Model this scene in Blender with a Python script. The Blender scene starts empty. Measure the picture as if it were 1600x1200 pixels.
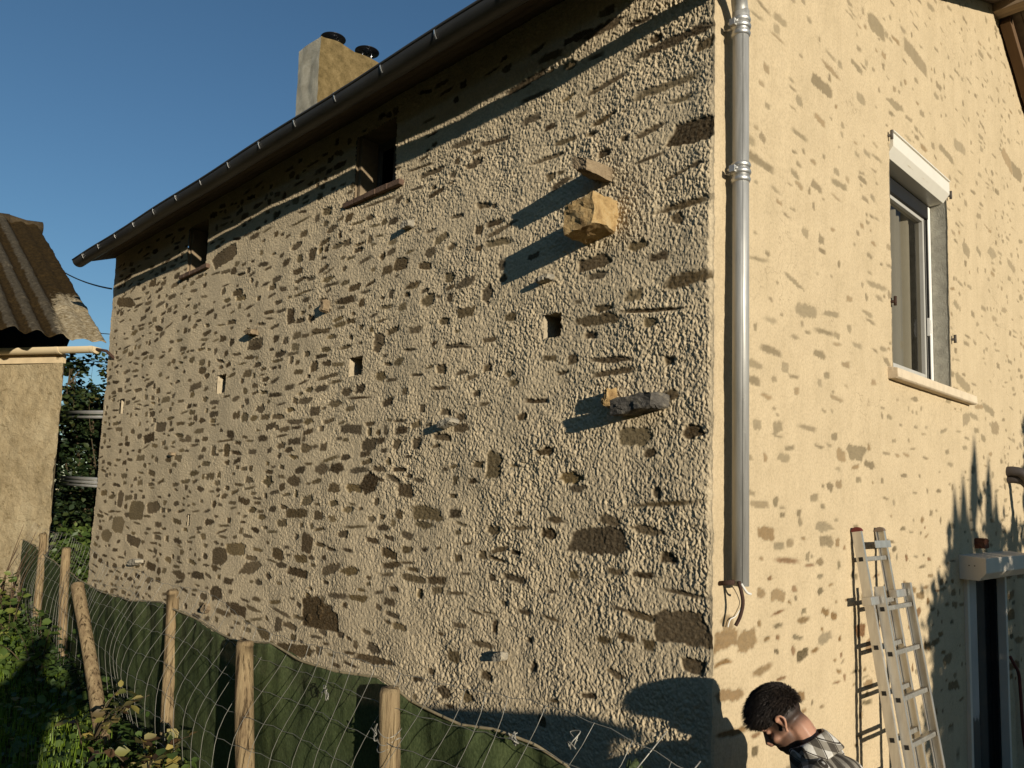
import bpy, bmesh, math, random
import numpy as np
from mathutils import Vector, Matrix, Quaternion
R = math.radians
scn = bpy.context.scene
col = scn.collection
# ---------------------------------------------------------------- camera
CAM = Vector((2.090, -3.411, 2.5))
cam_d = bpy.data.cameras.new('camera')
cam = bpy.data.objects.new('camera', cam_d); col.objects.link(cam); scn.camera = cam
yaw, pitch, roll = R(44.277), R(5.779), R(1.708)
fw = Vector((-math.cos(yaw)*math.cos(pitch), math.sin(yaw)*math.cos(pitch), math.sin(pitch)))
rt = fw.cross(Vector((0, 0, 1))).normalized(); up = rt.cross(fw)
c, s = math.cos(roll), math.sin(roll)
rt, up = c*rt + s*up, -s*rt + c*up
mw = Matrix((rt, up, -fw)).transposed().to_4x4(); mw.translation = CAM
cam.matrix_world = mw
cam_d.sensor_width = 36; cam_d.lens = 1243.7*36/1600
cam_d.shift_y = 57/1600
cam_d.clip_start = .02; cam_d.clip_end = 2000
# ---------------------------------------------------------------- sky, sun, exposure
TO_SUN = Vector((.949, -.270, .161)).normalized()
EL = math.asin(TO_SUN.z); AZ = math.atan2(TO_SUN.x, TO_SUN.y)
w = bpy.data.worlds.new('World'); scn.world = w; w.use_nodes = True
nt = w.node_tree
bg = nt.nodes['Background']
sk = nt.nodes.new('ShaderNodeTexSky'); sk.sky_type = 'NISHITA'; sk.sun_disc = False
sk.sun_elevation = EL; sk.sun_rotation = AZ; sk.altitude = 100; sk.air_density = 1.0; sk.dust_density = 0; sk.ozone_density = 3.2
hs_ = nt.nodes.new('ShaderNodeHueSaturation'); hs_.inputs['Saturation'].default_value = 1.03; hs_.inputs['Hue'].default_value = .497
nt.links.new(sk.outputs[0], hs_.inputs['Color']); nt.links.new(hs_.outputs[0], bg.inputs[0]); bg.inputs[1].default_value = .088
sd = bpy.data.lights.new('sun', 'SUN'); sd.energy = 5.0; sd.angle = R(.5); sd.color = (1.0, .91, .77)
sun = bpy.data.objects.new('sun', sd); col.objects.link(sun)
sun.rotation_euler = (-TO_SUN).to_track_quat('-Z', 'Y').to_euler(); sun.location = (12, -8, 14)
scn.view_settings.view_transform = 'Standard'; scn.view_settings.look = 'None'
scn.view_settings.exposure = 0.16; scn.view_settings.gamma = 1
# ---------------------------------------------------------------- helpers
def tag(o, label=None, cat=None, group=None, kind=None):
    for k, v in (('label', label), ('category', cat), ('group', group), ('kind', kind)):
        if v: o[k] = v
    return o
def empty(name, loc=(0, 0, 0), parent=None):
    o = bpy.data.objects.new(name, None); o.location = loc; o.empty_display_size = .2
    col.objects.link(o); o.parent = parent
    return o
def link(name, me, mat=None, parent=None):
    o = bpy.data.objects.new(name, me); col.objects.link(o); o.parent = parent
    if mat is not None: me.materials.append(mat)
    if parent is not None:      # geometry is written in world coordinates
        o.matrix_parent_inverse = Matrix.Translation(-Vector(parent_loc(parent)))
    return o
def parent_loc(p):
    return Vector(p.location) if p.type == 'EMPTY' else Vector((0, 0, 0))
class MB:
    def __init__(s): s.v = []; s.f = []; s.sm = []
    def add(s, vs, fs, smooth=False):
        b = len(s.v); s.v += [tuple(v) for v in vs]
        s.f += [tuple(i+b for i in f) for f in fs]; s.sm += [smooth]*len(fs)
    def box(s, lo, hi):
        x0, y0, z0 = lo; x1, y1, z1 = hi
        s.add([(x0,y0,z0),(x1,y0,z0),(x1,y1,z0),(x0,y1,z0),(x0,y0,z1),(x1,y0,z1),(x1,y1,z1),(x0,y1,z1)],
              [(0,3,2,1),(4,5,6,7),(0,1,5,4),(1,2,6,5),(2,3,7,6),(3,0,4,7)])
    def prism(s, poly, a, b):       # poly: list of points, extruded from offset a to offset b (vectors)
        n = len(poly); a = Vector(a); b = Vector(b)
        s.add([Vector(p)+a for p in poly]+[Vector(p)+b for p in poly],
              [tuple(range(n))[::-1], tuple(range(n, 2*n))]+[(i, (i+1) % n, n+(i+1) % n, n+i) for i in range(n)])
    def tube(s, pts, r, n=8, caps=True, smooth=True):
        pts = [Vector(p) for p in pts]
        rs = r if isinstance(r, (list, tuple)) else [r]*len(pts)
        vs = []; fs = []; prev = None
        for i, p in enumerate(pts):
            t = (pts[min(i+1, len(pts)-1)]-pts[max(i-1, 0)]).normalized()
            if prev is None:
                a = t.orthogonal().normalized()
            else:
                a = (prev - t*prev.dot(t)).normalized()
            prev = a; b = t.cross(a)
            for k in range(n):
                q = 2*math.pi*k/n
                vs.append(p+(a*math.cos(q)+b*math.sin(q))*rs[i])
        for i in range(len(pts)-1):
            for k in range(n):
                fs.append((i*n+k, i*n+(k+1) % n, (i+1)*n+(k+1) % n, (i+1)*n+k))
        if caps:
            fs.append(tuple(range(n))[::-1]); fs.append(tuple((len(pts)-1)*n+k for k in range(n)))
        s.add(vs, fs, smooth)
    def bar(s, a, b, wdt, hgt, upv=(0, 0, 1)):
        a = Vector(a); b = Vector(b); t = (b-a).normalized(); u = Vector(upv); u = (u-t*u.dot(t)).normalized(); v = t.cross(u)
        o = [v*wdt/2+u*hgt/2, -v*wdt/2+u*hgt/2, -v*wdt/2-u*hgt/2, v*wdt/2-u*hgt/2]
        s.add([a+q for q in o]+[b+q for q in o], [(0,1,2,3),(7,6,5,4),(0,4,5,1),(1,5,6,2),(2,6,7,3),(3,7,4,0)])
    def build(s, name, mat=None, parent=None, bevel=0, smooth_angle=None):
        me = bpy.data.meshes.new(name); me.from_pydata(s.v, [], s.f)
        me.polygons.foreach_set('use_smooth', s.sm); me.update()
        if bevel or smooth_angle is not None:
            bm = bmesh.new(); bm.from_mesh(me)
            bmesh.ops.recalc_face_normals(bm, faces=bm.faces)
            if bevel: bmesh.ops.bevel(bm, geom=[e for e in bm.edges if len(e.link_faces) == 2 and e.calc_face_angle(0) > .5], offset=bevel, segments=2, affect='EDGES', profile=.6)
            bm.to_mesh(me); bm.free()
        return link(name, me, mat, parent)
def catmull(P, n=8):
    P = [Vector(p) for p in P]; out = []
    for i in range(len(P)-1):
        p0, p1, p2, p3 = P[max(i-1, 0)], P[i], P[i+1], P[min(i+2, len(P)-1)]
        for k in range(n):
            t = k/n
            out.append(.5*((2*p1)+(-p0+p2)*t+(2*p0-5*p1+4*p2-p3)*t*t+(-p0+3*p1-3*p2+p3)*t**3))
    out.append(P[-1]); return out
# gradient noise on numpy arrays
_G = {}
def pn(x, y, seed=0):
    if seed not in _G:
        r = np.random.RandomState(seed+11); _G[seed] = (np.tile(r.permutation(256), 3), r.rand(256)*2*np.pi)
    p, a = _G[seed]
    xi = np.floor(x).astype(int); yi = np.floor(y).astype(int); xf = x-xi; yf = y-yi
    u = xf**3*(xf*(xf*6-15)+10); v = yf**3*(yf*(yf*6-15)+10)
    def g(i, j):
        h = p[p[(xi+i) & 255]+((yi+j) & 255)]; q = a[h]
        return np.cos(q)*(xf-i)+np.sin(q)*(yf-j)
    n0 = g(0, 0)*(1-u)+g(1, 0)*u; n1 = g(0, 1)*(1-u)+g(1, 1)*u
    return (n0*(1-v)+n1*v)*1.5
def sstep(a, b, x):
    t = np.clip((x-a)/(b-a), 0, 1); return t*t*(3-2*t)
def grid_mesh(name, P, keep=None, attrs=None, mat=None, parent=None, flip=False):
    nr, nc = P.shape[:2]
    idx = np.arange(nr*nc).reshape(nr, nc)
    q = np.stack([idx[:-1, :-1], idx[:-1, 1:], idx[1:, 1:], idx[1:, :-1]], -1)
    if flip: q = q[..., ::-1]
    q = q[keep] if keep is not None else q.reshape(-1, 4)
    q = q.reshape(-1, 4); nf = len(q)
    me = bpy.data.meshes.new(name)
    me.vertices.add(nr*nc); me.vertices.foreach_set('co', P.reshape(-1).astype(np.float32))
    me.loops.add(nf*4); me.loops.foreach_set('vertex_index', q.reshape(-1).astype(np.int32))
    me.polygons.add(nf); me.polygons.foreach_set('loop_start', np.arange(0, nf*4, 4, dtype=np.int32))
    me.polygons.foreach_set('use_smooth', np.ones(nf, bool))
    me.update(calc_edges=True)
    for k, a in (attrs or {}).items():
        at = me.attributes.new(k, 'FLOAT', 'POINT'); at.data.foreach_set('value', a.reshape(-1).astype(np.float32))
    return link(name, me, mat, parent)
# node materials
class NM:
    def __init__(s, name, rough=.8, metal=0.0, spec=.3):
        s.m = bpy.data.materials.new(name); s.m.use_nodes = True; s.t = s.m.node_tree
        s.b = s.t.nodes['Principled BSDF']; s.b.inputs['Roughness'].default_value = rough
        s.b.inputs['Metallic'].default_value = metal; s.b.inputs['Specular IOR Level'].default_value = spec
        s.out = s.t.nodes['Material Output']
    def n(s, typ, **kw):
        o = s.t.nodes.new('ShaderNode'+typ)
        for k, v in kw.items():
            if k.startswith('_'): setattr(o, k[1:], v)
            else: o.inputs[k.replace('_', ' ')].default_value = v
        return o
    def l(s, a, b): s.t.links.new(a, b)
    def coord(s, scale=(1, 1, 1), kind='Object'):
        tc = s.n('TexCoord'); mp = s.n('Mapping'); mp.inputs['Scale'].default_value = scale
        s.l(tc.outputs[kind], mp.inputs['Vector']); return mp.outputs[0]
    def noise(s, scale, detail=4, rough=.6, vec=None, dist=0):
        o = s.n('TexNoise', Scale=scale, Detail=detail, Roughness=rough, Distortion=dist)
        s.l(vec if vec is not None else s.coord(), o.inputs['Vector']); return o.outputs[0]
    def ramp(s, fac, stops):
        o = s.n('ValToRGB'); e = o.color_ramp.elements
        while len(e) < len(stops): e.new(.5)
        for el, (p, cc) in zip(e, stops):
            el.position = p; el.color = (*cc, 1) if len(cc) == 3 else cc
        s.l(fac, o.inputs[0]); return o.outputs[0]
    def mix(s, fac, a, b, mode='MIX'):
        o = s.n('Mix', _data_type='RGBA', _blend_type=mode)
        for i, v in ((0, fac), (6, a), (7, b)):
            if isinstance(v, (int, float)): o.inputs[i].default_value = v
            elif isinstance(v, tuple): o.inputs[i].default_value = (*v, 1)
            else: s.l(v, o.inputs[i])
        return o.outputs[2]
    def mth(s, op, a, b=0.0, clamp=False):
        o = s.n('Math', _operation=op, _use_clamp=clamp)
        for i, v in ((0, a), (1, b)):
            if isinstance(v, (int, float)): o.inputs[i].default_value = v
            else: s.l(v, o.inputs[i])
        return o.outputs[0]
    def attr(s, name, out=2):
        return s.n('Attribute', _attribute_name=name).outputs[out]
    def color(s, cc):
        if isinstance(cc, tuple): s.b.inputs['Base Color'].default_value = (*cc, 1)
        else: s.l(cc, s.b.inputs['Base Color'])
        return s
    def bump(s, h, strength=.4, dist=.01):
        o = s.n('Bump', Strength=strength, Distance=dist); s.l(h, o.inputs['Height']); s.l(o.outputs[0], s.b.inputs['Normal']); return s
def plain(name, colr, rough=.7, metal=0, var=.25, scale=8, bump=0, spec=.3, stretch=(1, 1, 1)):
    m = NM(name, rough, metal, spec); v = m.coord(stretch)
    f = m.noise(scale, 5, .65, v)
    m.color(m.ramp(f, [(.25, tuple(x*(1-var) for x in colr)), (.75, tuple(min(1, x*(1+var)) for x in colr))]))
    if bump: m.bump(m.noise(scale*6, 4, .6, v), bump, .01)
    return m.m
rng = np.random.RandomState(7); random.seed(7)

# ---------------------------------------------------------------- wall materials
def wall_mat(name, base, dark, warm, stones, grain, tall=1.0, moss=None, worn=False):
    m = NM(name, .95, 0, .12)
    v = m.coord()
    n1 = m.noise(.55, 5, .62, v); n2 = m.noise(3.2, 6, .68, v); n3 = m.noise(70, 3, .6, v)
    cb = m.ramp(n2, [(.30, dark), (.52, base), (.75, warm)])
    cb = m.mix(m.ramp(n1, [(.38, (0, 0, 0)), (.70, (1, 1, 1))]), cb, m.mix(.45, cb, warm))
    spk = m.ramp(n3, [(.28, (.62, .62, .62)), (.55, (1, 1, 1)), (.8, (1.12, 1.12, 1.12))])
    cb = m.mix(grain, cb, m.mix(1.0, cb, spk, 'MULTIPLY'))
    if moss:
        z = m.n('SeparateXYZ'); tc = m.n('TexCoord'); m.l(tc.outputs['Object'], z.inputs[0])
        lo = m.mth('MULTIPLY', m.ramp(z.outputs[2], [(0, (1, 1, 1)), (1, (0, 0, 0))]), m.noise(4, 6, .7, v))
        cb = m.mix(lo, cb, moss)
    if worn:
        sp = m.ramp(m.noise(130, 2, .5, v), [(.66, (1, 1, 1)), (.74, (.55, .5, .42))]); cb = m.mix(.9, cb, m.mix(1, cb, sp, 'MULTIPLY'))
        run = m.ramp(m.noise(2.0, 6, .7, m.coord((1, 4.5, .35))), [(.30, (.80, .79, .76)), (.55, (1, 1, 1))]); cb = m.mix(.35, cb, m.mix(1, cb, run, 'MULTIPLY'))
        crk = m.n('TexVoronoi', _feature='DISTANCE_TO_EDGE', Scale=1.6); wv_ = m.n('VectorMath', _operation='ADD'); nz = m.n('TexNoise', Scale=3.0, Detail=6.0); m.l(v, nz.inputs['Vector']); m.l(v, wv_.inputs[0]); m.l(nz.outputs['Color'], wv_.inputs[1]); m.l(wv_.outputs[0], crk.inputs['Vector'])
        ck = m.mth('MULTIPLY', m.ramp(crk.outputs['Distance'], [(.0, (1, 1, 1)), (.006, (0, 0, 0))]), m.ramp(m.noise(.9, 3, .5, v), [(.5, (0, 0, 0)), (.62, (.7, .7, .7))])); cb = m.mix(ck, cb, (.20, .15, .09))
    t = m.attr('tint')
    cs = m.ramp(t, stones)
    cs = m.mix(1.0, cs, m.ramp(m.noise(24, 6, .7, m.coord((1, 1, 2.2))), [(.25, (.55, .55, .55)), (.55, (1, 1, 1)), (.8, (1.35, 1.3, 1.2))]), 'MULTIPLY')
    st = m.attr('stone')
    fac = m.mth('MULTIPLY', st, m.ramp(n3, [(.2, (.75, .75, .75)), (.6, (1, 1, 1))]))
    m.color(m.mix(fac, cb, cs))
    m.bump(m.noise(160, 4, .7, v), .5, .006)
    return m.m
M_rubble = wall_mat('rubble_render', (.60, .488, .318), (.505, .41, .268), (.655, .53, .34),
    [(0, (.030, .017, .006)), (.3, (.060, .035, .013)), (.55, (.095, .060, .023)), (.75, (.12, .088, .040)), (.9, (.18, .12, .045)), (1, (.30, .15, .05))], .6)
M_gable = wall_mat('gable_render', (.505, .40, .25), (.455, .36, .222), (.54, .43, .27),
    [(0, (.085, .062, .03)), (.25, (.115, .09, .048)), (.5, (.155, .125, .07)), (.7, (.19, .155, .095)), (.85, (.17, .10, .035)), (1, (.13, .055, .02))], .5, worn=True)
# ---------------------------------------------------------------- the stones showing through the two walls, in metres along and up the wall
SL=[(2.33,4.85,0.26,0.04),(3.74,4.9,0.15,0.06),(3.62,4.72,0.17,0.05),(4.17,4.91,0.33,0.02),(4.23,4.7,0.17,0.05),(3.94,4.57,0.11,0.09),(2.65,4.22,0.16,0.09),(2.81,4.21,0.12,0.06),(2.48,4.04,0.17,0.04),(3.37,4.07,0.28,0.05),(3.6,4.24,0.25,0.03),(3.66,4.36,0.2,0.02),(4.07,4.25,0.3,0.02),(4.1,4.01,0.16,0.04),(3.74,3.87,0.3,0.04),(4.27,4.07,0.11,0.13),(3.53,3.79,0.12,0.03),(4.91,3.9,0.29,0.1),(5.71,4.91,0.45,0.15),(2.94,4.51,0.13,0.02),(3.12,4.35,0.18,0.03),(2.29,3.89,0.13,0.08),(2.29,4.24,0.11,0.07),(2.17,4.32,0.14,0.05),(1.58,4.16,0.21,0.04),(1.56,4.24,0.24,0.03),(1.68,3.84,0.09,0.1),(2.81,3.93,0.16,0.02),(2.33,3.97,0.09,0.03),(8.59,4.89,0.58,0.11),(8.11,4.77,0.27,0.04),(8.54,5.2,0.29,0.05),(7.68,4.98,0.2,0.08),(2.98,4.79,0.47,0.02),(2.47,4.93,0.27,0.02),(2.0,4.96,0.2,0.05),(1.65,4.87,0.28,0.03),(2.89,3.69,0.13,0.09),(1.99,3.53,0.2,0.03),(2.42,3.7,0.15,0.05),(1.88,3.75,0.16,0.06),(1.64,3.53,0.12,0.03),(2.46,4.02,0.14,0.03),(2.34,3.97,0.11,0.01),(3.4,4.06,0.24,0.04),(3.6,4.24,0.18,0.02),(3.8,3.86,0.21,0.03),(3.64,3.87,0.12,0.02),(4.11,4.01,0.15,0.03),(4.26,4.07,0.07,0.1),(4.17,4.24,0.12,0.02),(3.97,4.25,0.17,0.01),(5.07,4.28,0.17,0.03),(4.91,3.88,0.24,0.07),(4.46,3.69,0.18,0.03),(5.18,3.74,0.17,0.02),(5.64,3.75,0.09,0.04),(5.04,3.63,0.16,0.06),(4.06,3.55,0.14,0.04),(3.71,3.65,0.17,0.03),(3.63,3.58,0.14,0.05),(3.82,3.57,0.11,0.08),(3.6,3.47,0.31,0.03),(3.3,3.32,0.16,0.06),(3.11,3.33,0.12,0.06),(3.12,3.26,0.27,0.02),(3.46,3.24,0.19,0.05),(3.23,3.18,0.14,0.04),(3.76,3.19,0.14,0.07),(3.93,3.29,0.2,0.05),(4.61,3.19,0.17,0.05),(4.38,3.18,0.2,0.04),(4.08,3.12,0.25,0.04),(3.85,3.11,0.15,0.05),(4.5,3.1,0.15,0.05),(3.21,3.02,0.27,0.07),(2.57,3.05,0.14,0.02),(2.55,2.98,0.13,0.05),(2.38,3.01,0.1,0.05),(2.96,2.89,0.18,0.09),(3.0,2.82,0.13,0.04),(2.96,2.99,0.05,0.06),(2.84,2.98,0.06,0.04),(2.74,2.99,0.05,0.07),(3.85,2.88,0.15,0.07),(3.59,2.89,0.09,0.06),(4.05,2.82,0.13,0.03),(3.49,2.79,0.24,0.03),(2.36,2.88,0.1,0.07),(2.6,2.89,0.1,0.07),(2.74,3.2,0.13,0.05),(2.52,3.26,0.06,0.05),(2.45,2.79,0.1,0.02),(4.06,2.95,0.2,0.06),(4.45,3.38,0.22,0.04),(4.66,3.42,0.13,0.03),(4.33,3.29,0.16,0.02),(5.3,3.06,0.15,0.07),(5.02,3.21,0.14,0.08),(5.36,2.91,0.12,0.11),(4.82,2.88,0.18,0.05),(5.16,2.88,0.21,0.04),(6.22,3.6,0.25,0.07),(5.73,3.4,0.21,0.04),(5.42,3.0,0.33,0.02),(4.89,2.98,0.16,0.02),(5.65,2.91,0.09,0.09),(5.19,3.24,0.13,0.06),(6.04,3.12,0.22,0.05),(6.25,3.33,0.15,0.05),(6.46,3.34,0.19,0.02),(6.44,3.04,0.16,0.04),(1.92,3.52,0.2,0.02),(2.11,3.38,0.1,0.06),(2.49,3.56,0.17,0.02),(2.62,3.49,0.12,0.05),(2.91,3.63,0.09,0.08),(2.24,3.41,0.09,0.02),(2.39,3.37,0.13,0.02),(1.8,3.3,0.1,0.03),(4.15,3.78,0.12,0.06),(4.51,3.9,0.11,0.06),(3.57,3.8,0.11,0.03),(2.8,3.92,0.15,0.02),(3.25,3.94,0.04,0.04),(3.6,2.71,0.2,0.09),(3.38,2.72,0.16,0.09),(3.07,2.7,0.22,0.04),(2.56,2.7,0.15,0.03),(4.03,2.61,0.21,0.09),(4.5,2.61,0.17,0.08),(2.93,2.6,0.21,0.14),(3.12,2.56,0.18,0.06),(3.39,2.56,0.14,0.07),(3.97,2.34,0.32,0.07),(3.61,2.34,0.12,0.07),(3.39,2.32,0.12,0.05),(3.8,2.45,0.18,0.08),(2.47,2.55,0.15,0.09),(2.21,2.4,0.33,0.08),(2.24,2.32,0.21,0.05),(1.92,2.41,0.1,0.06),(1.85,2.34,0.11,0.02),(2.72,2.28,0.14,0.05),(3.07,2.27,0.3,0.02),(2.85,2.18,0.14,0.04),(2.64,2.21,0.12,0.03),(2.63,2.1,0.19,0.06),(2.42,2.14,0.11,0.04),(2.6,2.02,0.21,0.04),(2.64,1.95,0.14,0.03),(2.34,1.95,0.25,0.04),(2.09,1.96,0.19,0.05),(2.42,2.05,0.15,0.02),(1.55,2.72,0.13,0.16),(1.55,2.32,0.13,0.06),(1.49,2.2,0.14,0.03),(1.51,2.14,0.17,0.02),(1.79,2.22,0.09,0.02),(1.79,2.03,0.11,0.02),(3.76,2.11,0.15,0.15),(4.25,1.99,0.2,0.09),(4.2,2.25,0.17,0.06),(4.38,2.37,0.14,0.05),(5.04,1.98,0.36,0.1),(5.36,1.89,0.28,0.15),(4.73,1.83,0.34,0.1),(3.91,1.86,0.31,0.06),(3.38,1.93,0.25,0.07),(3.11,1.94,0.24,0.06),(4.74,1.92,0.19,0.04),(4.18,1.9,0.17,0.05),(4.33,1.92,0.2,0.02),(4.63,2.0,0.18,0.03),(5.38,1.54,0.22,0.12),(7.07,1.66,0.28,0.08),(6.27,1.64,0.33,0.08),(5.8,1.67,0.3,0.07),(4.9,1.44,0.29,0.09),(4.62,1.48,0.24,0.04),(4.55,1.4,0.21,0.03),(4.42,1.3,0.2,0.08),(5.22,1.38,0.31,0.05),(4.11,1.51,0.33,0.03),(3.97,1.42,0.21,0.05),(4.15,1.41,0.11,0.1),(3.89,1.24,0.52,0.09),(2.77,1.34,0.44,0.05),(2.46,1.61,0.15,0.04),(1.62,1.61,0.18,0.04),(1.89,1.5,0.11,0.07),(1.57,1.43,0.1,0.05),(1.97,1.26,0.11,0.07),(1.7,1.8,0.18,0.02),(1.57,1.81,0.12,0.01),(1.51,1.73,0.04,0.09),(1.84,1.7,0.13,0.03),(3.25,1.74,0.27,0.04),(2.98,1.75,0.21,0.04),(7.15,2.31,0.33,0.12),(7.63,2.26,0.41,0.18),(8.2,2.38,0.17,0.17),(8.18,2.07,0.33,0.18),(8.55,1.92,0.35,0.15),(7.41,3.1,0.3,0.1),(7.09,3.21,0.28,0.1),(7.66,1.91,0.41,0.1),(0.72,2.3,0.34,0.13),(0.63,2.41,0.14,0.05),(0.38,2.37,0.17,0.05),(0.25,2.51,0.42,0.03),(1.02,2.4,0.12,0.04),(0.51,1.81,0.11,0.04),(0.18,1.9,0.28,0.14),(0.42,1.93,0.18,0.04),(0.54,1.95,0.13,0.02),(0.16,2.07,0.28,0.02),(0.11,1.73,0.11,0.07),(0.47,2.86,0.19,0.1),(0.91,2.64,0.14,0.07),(1.05,1.99,0.07,0.02),(1.27,1.85,0.11,0.03),(1.3,2.34,0.16,0.03),(1.05,1.84,0.15,0.02),(0.86,2.58,0.12,0.04),(0.13,4.45,0.25,0.12),(0.4,4.54,0.2,0.03),(0.4,4.38,0.19,0.02),(0.18,4.06,0.33,0.04),(0.15,3.66,0.25,0.07),(0.48,3.63,0.11,0.06),(0.3,4.76,0.39,0.05),(0.72,4.92,0.26,0.03),(0.25,5.0,0.49,0.05),(0.06,4.9,0.11,0.06),(0.77,5.27,0.31,0.06),(1.33,4.91,0.16,0.05),(0.9,4.8,0.1,0.03),(0.73,4.72,0.18,0.03),(0.74,3.53,0.3,0.06),(0.39,3.53,0.37,0.02),(0.63,3.29,0.29,0.03),(0.63,3.22,0.29,0.03),(1.17,4.61,0.27,0.03),(0.23,4.24,0.16,0.02),(0.75,3.79,0.14,0.04),(0.78,3.87,0.21,0.07),(0.79,3.45,0.09,0.04),(1.16,5.26,0.19,0.05),(0.95,5.3,0.23,0.05),(1.38,5.17,0.32,0.05),(1.29,5.05,0.25,0.03)]
SR=[(0.47,4.4,0.35,0.05),(0.45,3.84,0.21,0.02),(0.53,2.37,0.17,0.07,1),(0.76,2.22,0.28,0.03,2),(1.1,2.57,0.1,0.04),(1.23,2.4,0.22,0.05),(1.26,2.32,0.16,0.06),(0.46,2.52,0.18,0.04),(0.71,2.47,0.07,0.03),(0.66,2.04,0.16,0.06,1),(0.67,2.3,0.11,0.04),(0.66,1.88,0.1,0.02),(0.14,1.93,0.11,0.09,1),(0.13,1.86,0.21,0.09,1),(0.33,1.83,0.19,0.1,1),(0.48,1.67,0.2,0.04,1),(0.1,1.75,0.18,0.03,1),(0.16,1.59,0.25,0.05,1),(0.18,1.41,0.27,0.03,1),(1.18,1.38,0.08,0.02,1),(1.22,1.76,0.17,0.06),(1.23,1.91,0.1,0.05,1),(1.16,2.12,0.08,0.03),(0.41,1.28,0.06,0.05),(1.72,2.87,0.22,0.09),(1.49,2.84,0.13,0.07),(0.44,2.94,0.09,0.05),(0.66,2.95,0.09,0.06),(1.02,2.97,0.2,0.03),(1.42,3.19,0.17,0.03),(0.6,3.36,0.22,0.04),(1.02,3.66,0.25,0.07),(1.74,3.57,0.15,0.03),(2.08,4.04,0.33,0.04),(0.55,3.1,0.11,0.03),(0.85,3.25,0.11,0.02),(1.27,3.58,0.27,0.03),(1.36,3.71,0.23,0.03),(0.86,3.81,0.24,0.03),(0.59,3.53,0.14,0.03),(0.42,3.26,0.17,0.04),(1.5,4.58,0.24,0.04),(1.26,5.15,0.27,0.08),(1.4,5.31,0.28,0.04),(1.81,5.51,0.19,0.04),(1.86,5.3,0.15,0.07),(2.5,5.5,0.3,0.05),(2.16,5.97,0.28,0.12),(2.93,6.06,0.47,0.12),(0.72,5.34,0.16,0.04),(0.56,4.98,0.07,0.05),(0.95,4.72,0.2,0.03),(3.64,5.51,0.32,0.06),(3.99,5.69,0.28,0.08),(5.88,6.06,0.34,0.14),(5.53,6.08,0.37,0.13),(4.08,4.79,0.18,0.1),(4.86,4.95,0.25,0.09),(5.51,4.98,0.28,0.08),(3.89,3.59,0.37,0.08),(4.6,3.44,0.31,0.07),(4.32,3.44,0.22,0.04),(4.13,3.34,0.25,0.05),(4.78,3.29,0.24,0.11),(3.95,3.3,0.17,0.09),(2.81,1.91,0.16,0.05,1),(3.02,2.04,0.11,0.03,1),(2.92,1.96,0.11,0.03,1),(3.29,1.93,0.12,0.03,1),(2.75,1.79,0.13,0.06,2),(3.2,1.6,0.11,0.04,1),(3.33,1.4,0.18,0.07,1),(3.08,1.55,0.17,0.04,1),(2.92,1.54,0.13,0.06,1),(3.51,1.89,0.12,0.05,1),(5.12,1.77,0.21,0.07,1),(5.33,1.35,0.31,0.06,1),(5.15,1.14,0.34,0.07,1),(5.1,1.6,0.21,0.09,1),(5.04,1.95,0.29,0.05,1),(5.47,1.93,0.27,0.05,1),(3.46,1.19,0.24,0.06,1),(3.36,0.88,0.15,0.06,1),(3.52,0.64,0.15,0.04,1),(1.88,1.65,0.14,0.08,2),(1.73,1.76,0.14,0.09,2),(1.4,1.55,0.07,0.03),(1.79,1.97,0.1,0.05),(1.65,2.1,0.1,0.04)]

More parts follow.
